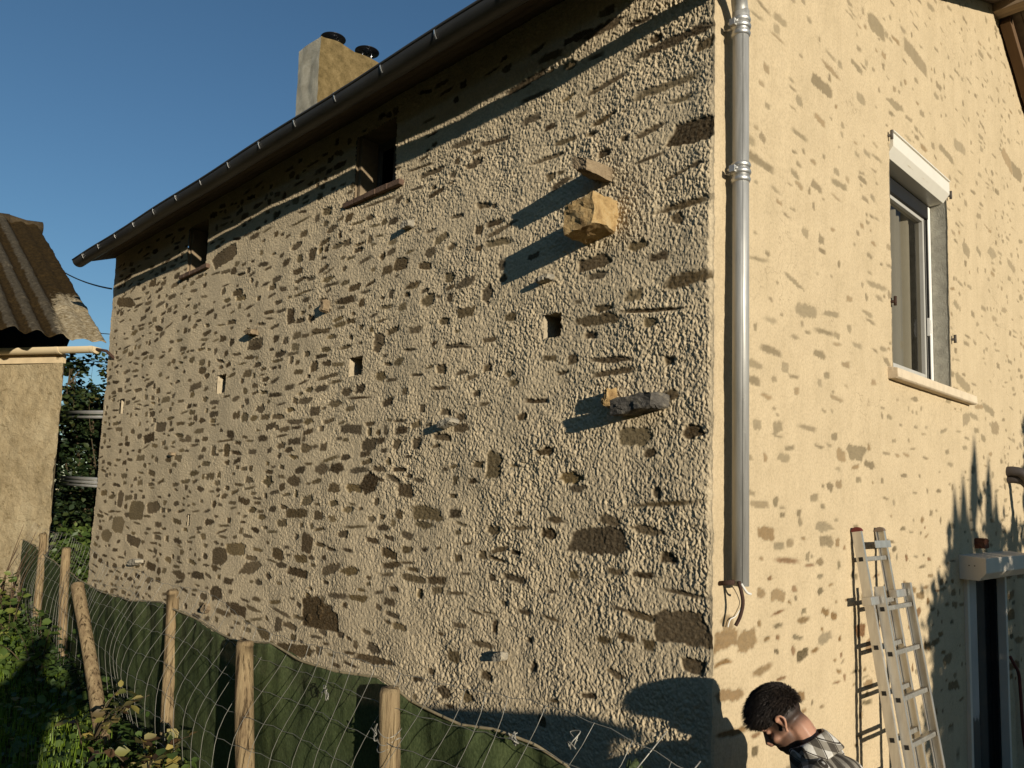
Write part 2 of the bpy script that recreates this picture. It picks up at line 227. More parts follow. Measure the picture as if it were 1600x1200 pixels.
def stone_layer(U, Z, lst, soft, seed, warp=.012):
    """mask and tint of embedded stones on the grid U (columns), Z (rows)"""
    nr, nc = len(Z), len(U); mask = np.zeros((nr, nc)); tint = np.zeros((nr, nc)); bulge = np.zeros((nr, nc))
    rs = np.random.RandomState(seed)
    for s_ in lst:
        u, z, w_, h_ = s_[:4]; kind = s_[4] if len(s_) > 4 else 0
        f = .5+.5*soft[1]
        pad = max(w_, h_)*.8+.03
        i0, i1 = np.searchsorted(U, [u-pad, u+pad]); j0, j1 = np.searchsorted(Z, [z-pad, z+pad])
        if i1-i0 < 2 or j1-j0 < 2: continue
        uu, zz = np.meshgrid(U[i0:i1]-u, Z[j0:j1]-z)
        rot = rs.normal(0, .09)
        ca, sa = math.cos(rot), math.sin(rot); uu, zz = uu*ca+zz*sa, zz*ca-uu*sa
        ox, oy = rs.rand(2)*90
        wp_ = min(warp, .16*min(w_, h_)); wx = wp_*(pn(uu*22+ox, zz*22+oy, 3)+.6*pn(uu*60+ox, zz*60+oy, 4)); wz = wp_*(pn(uu*22+oy, zz*22+ox, 5)+.6*pn(uu*60+oy, zz*60, 6))
        a = (uu+wx)/(w_/2); b = (zz+wz)/(h_/2)
        if rs.rand() < .68:      # squared rubble: four sides and a knocked off corner or two
            sides = [(q+rs.normal(0, .13), rs.uniform(.86, 1.04)) for q in (0, math.pi/2, math.pi, -math.pi/2)]
            sides += [((k+.5)*math.pi/2+rs.normal(0, .2), rs.uniform(.95, 1.35)) for k in range(4)]
        else:
            n = rs.randint(5, 8); sides = [((k+rs.uniform(-.28, .28))*2*math.pi/n+.3, rs.uniform(.78, 1.05)) for k in range(n)]
        d = np.full(a.shape, -9.)
        for q, cst in sides:
            d = np.maximum(d, a*math.cos(q)+b*math.sin(q)-cst)
        d *= min(w_, h_)/2
        sf = min(soft[0]*rs.uniform(.6, 1.6), min(w_, h_)*.28); mk = 1-sstep(-sf, sf*.5, d)
        mk *= rs.uniform(*soft[2:4])**.4
        tv = {0: rs.rand()*.88, 1: .80+rs.rand()*.1, 2: .93+rs.rand()*.07}[kind]
        sub = mask[j0:j1, i0:i1]; better = mk > sub
        sub[better] = mk[better]
        tt = tint[j0:j1, i0:i1]; tt[mk > .02] = np.where(better, tv, tt)[mk > .02]
        bb = bulge[j0:j1, i0:i1]; bb[...] = np.where(better, rs.uniform(-.6, 1.0), bb)
    return mask, tint, bulge
def free_spots(n, have, ulo, uhi, zlo, zhi, dens, size, seed, gap=.8):
    rs = np.random.RandomState(seed); out = []
    grid = {}
    def put(s_): grid.setdefault((int(s_[0]/.3), int(s_[1]/.3)), []).append(s_)
    for h in have: put(h)
    tries = 0
    while len(out) < n and tries < n*40:
        tries += 1
        u = rs.uniform(ulo, uhi); z = rs.uniform(zlo, zhi)
        if rs.rand() > dens(u, z): continue
        w_, h_ = size(u, z, rs)
        ok = True
        for i in range(-2, 3):
            for j in range(-2, 3):
                for o in grid.get((int(u/.3)+i, int(z/.3)+j), ()):
                    if abs(o[0]-u) < (o[2]+w_)*.5*gap+.012 and abs(o[1]-z) < (o[3]+h_)*.5*gap+.012: ok = False; break
                if not ok: break
            if not ok: break
        if ok:
            s_ = (u, z, w_, h_); out.append(s_); put(s_)
    return out
# ---------------------------------------------------------------- house
house = tag(empty('stone_house'), 'tall stone house with dark rubble side wall and cream rendered gable', 'house')
HL = 9.07
# openings in the long rubble wall: (x0, x1, z0, z1)
HOLES = [(1.02, 1.165, 3.475, 3.62), (3.09, 3.285, 3.44, 3.59), (5.50, 5.69, 3.485, 3.675), (8.31, 8.45, 3.44, 3.625)]
ATTIC = [(2.77, 3.33, 4.90, 5.42), (6.16, 6.67, 4.91, 5.42)]
OPEN_L = HOLES+ATTIC+[(6.10, 6.18, 2.15, 2.27)]
def steps(a, b, d0, d1):
    out = [a]
    while out[-1] < b: out.append(out[-1]+d0+(d1-d0)*(out[-1]-a)/(b-a))
    out[-1] = b; return np.array(out)
U = steps(0, HL, .0038, .016); Z = np.concatenate([np.arange(-.3, .95, .06), np.arange(.95, 5.66, .0046)])
stL = [(s_[0], s_[1], s_[2]*1.18, s_[3]*1.18)+tuple(s_[4:]) for s_ in SL]
def dens_l(u, z):
    d = .22+.78*sstep(1.4, 3.6, u)
    if z < 1.8 and u < 3: d *= .5
    return d
stL += free_spots(1150, stL+[((a+b)/2, (c_+d)/2, b-a+.06, d-c_+.06) for a, b, c_, d in OPEN_L], .1, 9.0, .95, 5.5, dens_l,
    lambda u, z, rs: ((.06+.15*rs.rand()**1.5)*(1+.35*sstep(2, 8, u)), .026+.05*rs.rand()**1.5), 21)
uu, zz = np.meshgrid(U, Z)
mk, tn, bl = stone_layer(U, Z, stL, (.006, 0, .66, 1.0), 5)
# the big tilted slab, a brown parallelogram
from itertools import product
def poly_sd(uu, zz, pts):
    d = np.full(uu.shape, -9.); n = len(pts)
    for i in range(n):
        (x0, y0), (x1, y1) = pts[i], pts[(i+1) % n]; L = math.hypot(x1-x0, y1-y0)
        d = np.maximum(d, -((uu-x0)*(y1-y0)-(zz-y0)*(x1-x0))/L)
    return d
sd_ = poly_sd(uu+.01*pn(uu*20, zz*20, 8), zz+.01*pn(uu*20, zz*20, 9), [(3.21, 1.46), (3.23, 1.60), (3.56, 1.71), (3.80, 1.67), (3.77, 1.45)])
m2 = 1-sstep(-.012, .004, sd_); tn = np.where(m2 > .02, .42, tn); mk = np.maximum(mk, m2)
near = 1-sstep(1.0, 6.5, uu)
amp = .62+.55*near
wu = uu+.016*pn(uu/.05, zz/.06, 32); wz_ = zz+.018*pn(uu/.05, zz/.07, 33)
lump = pn(wu/.0125, wz_/.015, 20); lump2 = pn(uu/.0085+3, zz/.0105, 21); bil = np.abs(pn(wu/.034+7, wz_/.050, 22)+.45*pn(uu/.017, zz/.024, 23))
streak = pn(wu/.0145+.4*pn(uu/.2, zz/.2, 31), wz_/.050, 24); pits = np.minimum(0, pn(uu/.0145, zz/.020, 34)+.05)
grain = np.random.RandomState(77).normal(0, 1, uu.shape); grain = .6*grain+.4*np.roll(grain, 1, 0)
l3 = pn(wu/.023, wz_/.028, 35); l4 = pn(uu/.11, zz/.09, 36)
rough = (.0030*l3+.0028*lump+.0022*lump2+.0050*pits+.0019*streak*(1-sstep(2.3, 3.4, zz))+.0011*grain)*amp
rough += .004*l4*near
patch = .5+.5*pn(uu/.55, zz/.5, 28)
rough *= .45+1.05*patch
low = .014*pn(uu/1.3, zz/1.1, 26)+.008*pn(uu/.37, zz/.3, 27)
H = low+rough*(1-.8*mk)-mk*(.0075-.0065*bl)+.003*mk*pn(uu/.03, zz/.012, 29)
# stepped drop of the render near the corner edge
edge_w = .010*pn(zz*1.3, zz*0+2, 40)+.009*pn(zz*7, zz*0, 41)+.006*pn(zz*26, zz*0, 42)
cor = sstep(0, .03, uu)
P = np.stack([-uu+edge_w*(1-sstep(0, .4, uu)), -H*cor+.006*(1-cor), zz], -1)
uc = (uu[:-1, :-1]+uu[1:, 1:])/2; zc = (zz[:-1, :-1]+zz[1:, 1:])/2
keep = np.ones(uc.shape, bool)
wob = .006*pn(uc*40, zc*40, 50); wob2 = .006*pn(uc*40, zc*40, 51)
for a, b, z0, z1 in OPEN_L:
    keep &= ~((uc+wob > a) & (uc+wob < b) & (zc+wob2 > z0) & (zc+wob2 < z1))
# the uneven far end of the wall: quoin stones stand out a little
endw = .035*pn(zz*3.0, zz*0+5, 43)+.02*pn(zz*11, zz*0+1, 44)
P[..., 0] -= endw*sstep(8.85, 9.07, uu)+.06*sstep(8.5, 9.07, uu)*(1-sstep(1.0, 4.5, zz))
grid_mesh('rubble_wall', P, keep, {'stone': mk, 'tint': tn}, M_rubble, house)
# ---- gable wall
V = np.concatenate([steps(0, 6.6, .0085, .0125), np.arange(6.7, 10.5, .1)]); Z2 = np.concatenate([np.arange(-.3, .9, .06), np.arange(.9, 7.75, .0095)])
APY = 5.2
def roof_under(y):
    return np.where(y < APY, 5.47+.384*(y+.44), 5.47+.384*(APY+.44)-.62*(y-APY))
WIN = (2.345, 3.578, 3.515, 5.10); DOOR = (3.80, 4.83, -.3, 2.0)
OPEN_R = [WIN, DOOR]
stR = [(s_[0], s_[1], s_[2]*1.15, s_[3]*1.15)+tuple(s_[4:]) for s_ in SR]
def dens_r(y, z): return .95
stR_ = free_spots(1100, stR+[((a+b)/2, (c_+d)/2, b-a+.25, d-c_+.2) for a, b, c_, d in OPEN_R], .35, 6.6, 1.0, 7.5, dens_r,
    lambda u, z, rs: (.04+.15*rs.rand()**1.9, .018+.045*rs.rand()**1.5), 33)
stR += [s_+((1 if i % 3 else 2),) if s_[1] < 2.4 and i % 5 < 3 else s_ for i, s_ in enumerate(stR_)]
v2, z2 = np.meshgrid(V, Z2)
mkr, tnr, blr = stone_layer(V, Z2, stR, (.0055, 0, .5, 1.0), 9, .012)
strong = 1-sstep(1.6, 3.2, z2)*.30       # the higher courses are smeared over by the render
mkr *= strong
H2 = .009*pn(v2/1.1, z2/.9, 60)+.003*pn(v2/.22, z2/.2, 61)+.0022*pn(v2/.05, z2/.05, 62)*(1-mkr*.6)+.0013*pn(v2/.02, z2/.02, 63)-.004*mkr
ew = .010*pn(z2*1.3, z2*0+2, 40)+.009*pn(z2*7, z2*0, 41)+.006*pn(z2*26, z2*0, 42)
cr = sstep(0, .03, v2)
P2 = np.stack([H2*cr+ew*(1-cr), v2+.006*(1-cr), z2], -1)
vc = (v2[:-1, :-1]+v2[1:, 1:])/2; zc2 = (z2[:-1, :-1]+z2[1:, 1:])/2
kp = zc2 < roof_under(vc)+.02
wb = .005*pn(vc*30, zc2*12, 52)
for a, b, z0, z1 in OPEN_R:
    kp &= ~((vc+wb > a) & (vc-wb*.3 < b) & (zc2 > z0) & (zc2 < z1))
grid_mesh('gable_wall', P2, kp, {'stone': mkr, 'tint': tnr}, M_gable, house)
# ---- rear walls, never seen from the garden but closing the house
mb = MB()
mb.add([(-HL, 0.02, -.3), (-HL, 10.4, -.3), (-HL, 10.4, 4.4), (-HL, 5.2, 7.55), (-HL, 0.02, 5.6)], [(0, 1, 2, 3, 4)])
mb.add([(-HL, 10.4, -.3), (0, 10.4, -.3), (0, 10.4, 4.4), (-HL, 10.4, 4.4)], [(0, 1, 2, 3)])
M_backwall = plain('plain_render', (.38, .33, .25), .95, var=.2, scale=3, bump=.4)
mb.build('back_wall', M_backwall, house)
# inner walls behind the stone, painted near black as the deep shade of the openings
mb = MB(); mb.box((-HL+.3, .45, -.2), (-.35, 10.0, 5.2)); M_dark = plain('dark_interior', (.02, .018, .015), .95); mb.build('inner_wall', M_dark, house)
# ---- reveals of the putlog holes
M_reveal = plain('hole_mortar', (.40, .33, .22), .95, var=.25, scale=20, bump=.6)
def reveal(x0, x1, y0, y1, z0, z1, e=.006, back=True):
    m_ = MB(); x0 -= e; x1 += e; z0 -= e; z1 += e
    q = [(x0, y0, z0), (x1, y0, z0), (x1, y0, z1), (x0, y0, z1), (x0, y1, z0), (x1, y1, z0), (x1, y1, z1), (x0, y1, z1)]
    m_.add(q, [(0, 4, 5, 1), (1, 5, 6, 2), (2, 6, 7, 3), (3, 7, 4, 0)]+([(4, 7, 6, 5)] if back else []))
    return m_
for a, b, z0, z1 in HOLES: reveal(-b, -a, .012, .60, z0, z1, back=False).build('putlog_hole', M_reveal, house)
reveal(-6.18, -6.10, .012, .2, 2.15, 2.27).build('wall_niche', M_reveal, house)
# ---- attic windows under the eaves
M_oldwood = plain('old_painted_wood', (.085, .072, .058), .7, var=.35, scale=10, stretch=(1, 1, .2))
M_greyframe = plain('grey_frame_paint', (.13, .13, .12), .6, var=.2)
M_brick = plain('brick_sill', (.12, .075, .05), .9, var=.4, scale=14, bump=.5)
M_tuffeau = plain('ochre_jamb', (.22, .165, .10), .9, var=.25, scale=12, bump=.5)
def glass(name, tintc, gl=.12):
    m = NM(name, .05); t = m.t
    tr = m.n('BsdfTransparent'); tr.inputs[0].default_value = (*tintc, 1)
    g = m.n('BsdfGlossy'); g.inputs['Roughness'].default_value = .02
    fr = m.n('Fresnel'); fr.inputs[0].default_value = 1.20
    mx = m.n('MixShader'); m.l(fr.outputs[0], mx.inputs[0]); m.l(tr.outputs[0], mx.inputs[1]); m.l(g.outputs[0], mx.inputs[2])
    m.l(mx.outputs[0], m.out.inputs[0]); return m.m
M_glass = glass('window_glass', (.55, .53, .48)); M_darkglass = glass('dark_glass', (.10, .10, .09))
for i, (a, b, z0, z1) in enumerate(ATTIC):
    aw = reveal(-b, -a, .012, .30, z0, z1, back=False).build('attic_window', M_tuffeau, house)
    m_ = MB()
    for x0, x1 in ((-b, -b+.06), (-a-.06, -a), (-(a+b)/2-.035, -(a+b)/2+.035)): m_.box((x0, .20, z0), (x1, .26, z1))
    m_.box((-b+.06, .203, z0), (-a-.06, .257, z0+.07)); m_.box((-b+.06, .203, z1-.06), (-a-.06, .257, z1))
    m_.build('frame', M_greyframe if i == 0 else M_oldwood, aw, bevel=.004)
    m_ = MB(); m_.add([(-b+.05, .228, z0+.05), (-a-.05, .228, z0+.05), (-a-.05, .228, z1-.05), (-b+.05, .228, z1-.05)], [(0, 1, 2, 3)]); m_.build('pane', M_darkglass, aw)
    m_ = MB(); n_ = 5; wd_ = (b-a+.22)/n_
    for k in range(n_):
        x0 = -b-.11+k*wd_
        m_.box((x0, -.030-.006*rng.rand(), z0-.055), (x0+wd_-.006, .2, z0-.008-.006*rng.rand()))
    m_.build('sill', M_brick, aw, bevel=.006)
    # timber post standing in the left half of the opening
    m_ = MB(); m_.box((-b+.005, .03, z0), (-b+.045, .19, z1)); m_.build('jamb_board', M_tuffeau, aw, bevel=.006)
# ---- stones that stick out of the rubble wall: box (x0,x1,z0,z1), how far it sticks out, colour
def rock_mat(name, a, b, c_):
    m = NM(name, .95, 0, .15); v = m.coord()
    m.color(m.ramp(m.noise(9, 7, .7, v, .4), [(.28, a), (.5, b), (.72, c_)])); m.bump(m.noise(45, 6, .7, v), .9, .012); return m.m
M_rk_brown = rock_mat('brown_rock', (.10, .07, .045), (.24, .18, .11), (.34, .26, .16))
M_rk_orange = rock_mat('rusty_rock', (.14, .08, .035), (.40, .27, .12), (.46, .36, .20))
M_rk_grey = rock_mat('pale_schist', (.10, .09, .075), (.30, .27, .21), (.46, .39, .27))
M_rk_red = rock_mat('red_rock', (.10, .035, .02), (.2, .075, .04), (.28, .13, .07))
def rock(x0, x1, z0, z1, out, mat, tilt=0, seed=0, taper=.7, lean=0, sub=3, rgh=.17, chm=1.0):
    sub = max(sub, 9)
    bm = bmesh.new(); bmesh.ops.create_cube(bm, size=1)
    bmesh.ops.subdivide_edges(bm, edges=bm.edges[:], cuts=sub, use_grid_fill=True)
    rs = np.random.RandomState(seed); w_, h_ = x1-x0, z1-z0; off = rs.rand(3)*50
    for vtx in bm.verts:
        x, y, z = vtx.co
        k = (.5-y); tp = 1-(1-taper)*k
        # chamfer the cube's corners unevenly
        for cx, cz in product((-1, 1), (-1, 1)):
            q = .5-(x*cx)+.5-(z*cz); cut = (.18+.16*math.sin(seed*3.1+cx*2+cz))*chm
            if q < cut: x -= cx*(cut-q)*.5; z -= cz*(cut-q)*.5
        X = (x0+x1)/2+x*w_*tp+lean*k*out; Zz = (z0+z1)/2+z*h_*tp+x*w_*tilt; Y = .06-(out+.06)*(k)
        d = Vector(((pn(np.array([X*14+off[0]]), np.array([Zz*14+Y*9]), 71)[0]), pn(np.array([X*14+off[1]]), np.array([Zz*14+Y*9]), 72)[0], pn(np.array([X*14+off[2]]), np.array([Zz*14+Y*9]), 73)[0]))
        f_ = Vector([pn(np.array([X*60+Y*31+off[q]*3]), np.array([Zz*60-Y*43]), 74)[0] for q in range(3)]); vtx.co = Vector((X, Y, Zz))+d*min(w_, h_, out+.05)*rgh+f_*.0055
    me = bpy.data.meshes.new('projecting_stone'); bm.to_mesh(me); bm.free()
    return link('projecting_stone', me, mat, house)
M_rk_schist = rock_mat('dark_schist', (.03, .028, .025), (.11, .10, .085), (.34, .29, .2))
rock(-.80, -.655, 4.335, 4.425, .20, M_rk_brown, -.3, 1, .75, sub=5, rgh=.07, chm=.15)
rock(-.84, -.615, 4.00, 4.18, .20, M_rk_orange, .16, 2, .95, sub=7, rgh=.06, chm=.08)
rock(-1.22, -1.07, 3.815, 3.86, .05, M_rk_grey, .05, 3)
rock(-.56, -.25, 2.975, 3.065, .135, M_rk_schist, .10, 4, .85, sub=7, rgh=.10, chm=.5)
rock(-.66, -.575, 3.02, 3.135, .08, M_rk_orange, .5, 5, .5)
rock(-2.09, -1.895, 2.975, 3.035, .07, M_rk_grey, .1, 6)
rock(-5.06, -4.85, 3.985, 4.045, .06, M_rk_brown, -.1, 7)
rock(-3.69, -3.61, 4.00, 4.12, .055, M_rk_brown, 0, 8)
rock(-2.62, -2.48, 4.465, 4.53, .055, M_rk_grey, .1, 9)
rock(-7.62, -7.27, 1.64, 1.725, .07, M_rk_grey, .1, 10)
rock(-6.70, -6.56, 2.875, 2.92, .05, M_rk_brown, 0, 11)
rock(-5.6, -5.45, 1.33, 1.44, .05, M_rk_brown, 0, 12)
rock(-1.50, -1.38, 1.53, 1.60, .04, M_rk_grey, .2, 13)

# ---------------------------------------------------------------- roof
XL, XR = -9.20, .40
M_slate = NM('roof_slate', .6, 0, .4); M_slate.color(M_slate.ramp(M_slate.noise(6, 5, .7), [(.3, (.035, .037, .042)), (.7, (.085, .085, .09))])); M_slate = M_slate.m
M_soffit = plain('soffit_board', (.10, .075, .05), .85, var=.35, scale=5, stretch=(.3, 3, 3))
M_beam = plain('weathered_beam', (.26, .19, .12), .85, var=.35, scale=6, stretch=(.4, 4, 4), bump=.3)
roof = MB()
def slab(y0, z0, y1, z1, t0, t1):
    n_ = Vector((0, -(z1-z0), (y1-y0))).normalized()
    if n_.z < 0: n_ = -n_
    a = Vector((0, y0, z0)); b = Vector((0, y1, z1))
    return [a+n_*t0, b+n_*t0, b+n_*t1, a+n_*t1]
y0, z0 = -.445, 5.438; zr = z0+.384*(APY+.445)
roof.prism(slab(y0, z0+.02, APY, zr+.02, 0, .02), (XL, 0, 0), (XR, 0, 0))
roof.prism(slab(APY, zr+.02, 10.8, zr+.02-.62*(10.8-APY), 0, .02), (XL, 0, 0), (XR, 0, 0))
# slate courses, each one slate thickness proud of the one below
ln = math.hypot(APY+.46, .384*(APY+.46)); nC = 26
for k in range(nC):
    ya = -.46+(APY+.46)*k/nC; yb = -.46+(APY+.46)*(k+1.25)/nC; yb = min(yb, APY)
    za = z0+.384*(ya+.43)+.05; zb = z0+.384*(yb+.43)+.038
    if k < 3:
        x = XL-.01
        while x < XR:
            w_ = .215; j = rng.rand()*.006
            roof.prism(slab(ya-j, za+j*.6, yb, zb, 0, .007), (x, 0, 0), (min(x+w_-.004, XR+.01), 0, 0)); x += w_
    else: roof.prism(slab(ya, za, yb, zb, 0, .007), (XL-.01, 0, 0), (XR+.01, 0, 0))
yb = 10.8
for k in range(14):
    ya = APY+(yb-APY)*k/14; y2 = APY+(yb-APY)*(k+1.2)/14
    roof.prism(slab(ya, zr+.045-.62*(ya-APY), y2, zr+.058-.62*(y2-APY), 0, .007), (XL-.01, 0, 0), (XR+.01, 0, 0))
ro = roof.build('roof', M_slate, house)
sf = MB()
nb = 6
for k in range(nb):   # boards under the overhang, along the eaves
    ya = -.40+.46*k/nb; yb2 = -.40+.46*(k+1)/nb-.006
    sf.prism(slab(ya, z0+.384*(ya+.43)-.018, yb2, z0+.384*(yb2+.43)-.018, 0, .03), (XL+.02, 0, 0), (XR-.02, 0, 0))
for k in range(4):    # and under the verge overhang
    xa = .02+.36*k/4
    sf.prism(slab(.1, z0+.384*.53-.02, APY, zr-.02, 0, .03), (xa, 0, 0), (xa+.085, 0, 0))
    sf.prism(slab(APY, zr-.02, 10.6, zr-.02-.62*(10.6-APY), 0, .03), (xa, 0, 0), (xa+.085, 0, 0))
sf.build('soffit', M_soffit, house)
m_ = MB(); m_.box((-.3, APY-.085, 7.47), (.46, APY+.085, 7.60)); m_.build('ridge_beam', M_beam, house, bevel=.006)
M_rafter = plain('brown_rafter', (.12, .07, .035), .8, var=.3, scale=5, stretch=(3, .3, .3))
m_ = MB(); m_.prism(slab(APY+.1, zr-.062-.13, 10.4, zr-.13-.62*(10.4-APY), 0, .10), (.022, 0, 0), (.115, 0, 0)); m_.build('rafter', M_rafter, house, bevel=.004)
# ---------------------------------------------------------------- gutter with brackets
M_zinc_dark = NM('weathered_zinc', .55, .35, .3); M_zinc_dark.color(M_zinc_dark.ramp(M_zinc_dark.noise(2.5, 6, .7, M_zinc_dark.coord((.5, 4, 4))), [(.3, (.045, .043, .04)), (.7, (.09, .087, .08))])); M_zinc_dark = M_zinc_dark.m
M_clip = plain('bracket_zinc', (.75, .74, .70), .35, .85, var=.1)
gy, gz, gr = -.465, 5.398, .078
def arc(r, a0, a1, n): return [(gy+r*math.cos(R(a0+(a1-a0)*i/n)), gz+r*math.sin(R(a0+(a1-a0)*i/n))) for i in range(n+1)]
pr = arc(gr, 180, 360, 16); prin = arc(gr-.006, 360, 180, 16)
m_ = MB(); poly = pr+prin
xs = np.linspace(-8.98, .37, 30)
vs = []; fs = []; n_ = len(poly)
for i, x in enumerate(xs):
    sag = .006*math.sin(i*.9)
    vs += [(x, py, pz+sag) for py, pz in poly]
for i in range(len(xs)-1):
    for k in range(n_): fs.append((i*n_+k, i*n_+(k+1) % n_, (i+1)*n_+(k+1) % n_, (i+1)*n_+k))
m_.add(vs, fs, True)
for x in (-8.98, .37):
    a = [(x, py, pz) for py, pz in pr]; b = [(x+.004*(1 if x < 0 else -1), py, pz) for py, pz in pr]
    m_.prism(a, (0, 0, 0), (.004*(1 if x < 0 else -1), 0, 0))
m_.tube([(x, gy-gr, gz+.006*math.sin(i*.9)) for i, x in enumerate(xs)], .010, 8)      # rolled front bead
gut = m_.build('gutter', M_zinc_dark, house, smooth_angle=1)
for k in range(17):
    x = -8.58+.578*k
    if x > .36: break
    m_ = MB(); pts = arc(gr+.0025, 176, 222, 6)
    vs = []; fs = []
    for i, (py, pz) in enumerate(pts):
        ny, nz = (py-gy)/gr, (pz-gz)/gr; j = .005
        vs += [(x-j, py, pz), (x+j, py, pz), (x+j, py+ny*.003, pz+nz*.003), (x-j, py+ny*.003, pz+nz*.003)]
    for i in range(len(pts)-1):
        for q in range(4): fs.append((i*4+q, i*4+(q+1) % 4, i*4+4+(q+1) % 4, i*4+4+q))
    m_.add(vs, fs); m_.build('bracket', M_clip, gut)
# ---------------------------------------------------------------- downpipe
M_zinc = NM('zinc_pipe', .5, .45, .5)
v = M_zinc.coord((9, 9, .6)); zc_ = M_zinc.ramp(M_zinc.noise(3, 7, .7, v), [(.28, (.24, .235, .21)), (.5, (.40, .39, .355)), (.72, (.50, .485, .44))])
zs_ = M_zinc.ramp(M_zinc.noise(34, 6, .75), [(.60, (0, 0, 0)), (.74, (.55, .55, .55))]); M_zinc.color(M_zinc.mix(zs_, zc_, (.60, .57, .50))); M_zinc.bump(M_zinc.noise(7, 3, .5, M_zinc.coord((1, 1, .8))), .12, .02)
M_zinc.l(M_zinc.ramp(M_zinc.noise(5, 5, .6, v), [(.2, (.42,)*3), (.8, (.60,)*3)]), M_zinc.b.inputs['Roughness']); M_zinc = M_zinc.m
px, py = .078, .128
m_ = MB()
m_.tube([(px, py, 2.125), (px, py, 5.06)], .041, 24)
neck = catmull([(px, py, 5.06), (px+.008, py-.03, 5.115), (.13, .02, 5.18), (.23, -.20, 5.26), (.30, -.40, 5.32), (.305, -.465, 5.37)], 6)
m_.tube(neck, .041, 20)
m_.tube([(px, py, 5.0), (px, py, 5.07)], .044, 24)
m_.tube([(px+.030, py-.0285, 2.13), (px+.030, py-.0285, 5.05)], .0022, 5)
pipe = m_.build('downpipe', M_zinc, house)
M_collar = plain('collar_zinc', (.50, .49, .46), .45, .8, var=.25)
for zc in (4.985, 4.20):
    m_ = MB()
    for dz, r_ in ((-.038, .047), (.0, .050), (.036, .048)):
        pr_ = [(px+r_*0, py, zc+dz-.016), (px, py, zc+dz-.010), (px, py, zc+dz), (px, py, zc+dz+.010), (px, py, zc+dz+.016)]
        m_.tube(pr_, [.042, r_, r_+.003, r_, .042], 24)
    m_.tube([(px, py, zc-.045), (px, py, zc+.045)], .0435, 24)
    m_.bar((px-.01, py-.062, zc-.012), (px-.01, py-.062, zc+.022), .022, .03, (1, 0, 0)); m_.tube([(px-.035, py-.064, zc+.004), (px+.02, py-.064, zc+.004)], .007, 8)
    m_.tube([(-.01, py-.02, zc), (px-.02, py-.02, zc)], .006, 6)
    m_.build('pipe_collar', M_collar, pipe)
M_string = plain('white_string', (.6, .58, .52), .9, var=.1)
m_ = MB()
m_.tube(catmull([(px+.03, py-.045, 2.14), (px+.045, py-.02, 2.10), (px+.05, py+.01, 2.09)], 5), .006, 6)
m_.tube(catmull([(.04, py+.035, 2.125), (.03, py+.085, 2.09), (.02, py+.125, 2.03), (.012, py+.075, 1.97), (.012, py+.02, 1.955), (.01, py+.0, 1.92)], 6), .0035, 6)
m_.build('string', M_string, pipe)
M_rust = plain('rusty_iron', (.055, .03, .02), .85, .2, var=.3)
m_ = MB(); m_.tube(catmull([(px+.02, py-.05, 2.15), (px+.03, py-.03, 2.06), (px+.02, py-.035, 1.99), (px+.0, py-.045, 1.94)], 5), .009, 7)
m_.tube([(-.01, py-.06, 2.13), (px+.0, py-.06, 2.145)], .012, 7); m_.build('pipe_hook', M_rust, pipe)
# ---------------------------------------------------------------- chimney
M_chim = NM('chimney_render', .95, 0, .1)
v = M_chim.coord(); geo = M_chim.n('NewGeometry'); sx = M_chim.n('SeparateXYZ'); M_chim.l(geo.outputs['Normal'], sx.inputs[0])
ca = M_chim.ramp(M_chim.noise(7, 6, .75, v), [(.3, (.30, .27, .20)), (.7, (.50, .46, .36))])
cb = M_chim.ramp(M_chim.noise(9, 7, .8, v), [(.3, (.075, .055, .022)), (.52, (.16, .115, .05)), (.75, (.26, .19, .09))])
cc = M_chim.mix(M_chim.mth('GREATER_THAN', M_chim.attr('stained'), .5), ca, cb)
M_chim.color(cc); M_chim.bump(M_chim.noise(60, 5, .7, v), .8, .02); M_chim = M_chim.m
bm = bmesh.new(); bmesh.ops.create_cube(bm, size=1); bmesh.ops.subdivide_edges(bm, edges=bm.edges[:], cuts=24, use_grid_fill=True)
CX0, CX1, CY0, CY1, CZ0, CZ1 = -7.42, -6.86, 1.60, 2.52, 5.9, 8.50
for vtx in bm.verts:
    x, y, z = vtx.co
    X = CX0+(x+.5)*(CX1-CX0); Y = CY0+(y+.5)*(CY1-CY0); Zz = CZ0+(z+.5)*(CZ1-CZ0)
    if abs(z-.5) < 1e-4: Zz += .03*pn(np.array([X*4]), np.array([Y*4]), 80)[0]+.02
    X += .012*pn(np.array([Y*5+Zz*3]), np.array([Zz*5]), 81)[0]; Y += .012*pn(np.array([X*5]), np.array([Zz*5]), 82)[0]
    vtx.co = (X, Y, Zz)
me = bpy.data.meshes.new('chimney'); bm.to_mesh(me); bm.free(); me.update()
at = me.attributes.new('stained', 'FLOAT', 'FACE'); at.data.foreach_set('value', [1.0 if p.normal.x > .6 else 0.0 for p in me.polygons])
chim = link('chimney', me, M_chim, house)
M_cowl = plain('black_cowl', (.012, .012, .014), .35, .3, var=.1); M_steel = plain('stainless_flue', (.6, .6, .6), .25, 1, var=.1)
for cy_, cx_, st in ((1.90, -7.06, False), (2.40, -6.99, True)):
    m_ = MB(); h0 = 8.47
    m_.tube([(cx_, cy_, h0-.05), (cx_, cy_, h0+.12)], .075, 20)
    for q in range(3):
        a = q*2.1+.5; m_.tube([(cx_+.07*math.cos(a), cy_+.07*math.sin(a), h0+.08), (cx_+.07*math.cos(a), cy_+.07*math.sin(a), h0+.215)], .009, 6)
    cw = m_.build('chimney_cowl', M_steel, chim)
    m_ = MB(); m_.tube([(cx_, cy_, h0+.205), (cx_, cy_, h0+.212), (cx_, cy_, h0+.25), (cx_, cy_, h0+.275)], [.165, .17, .10, .01], 28); m_.build('cowl_cap', M_cowl, cw)
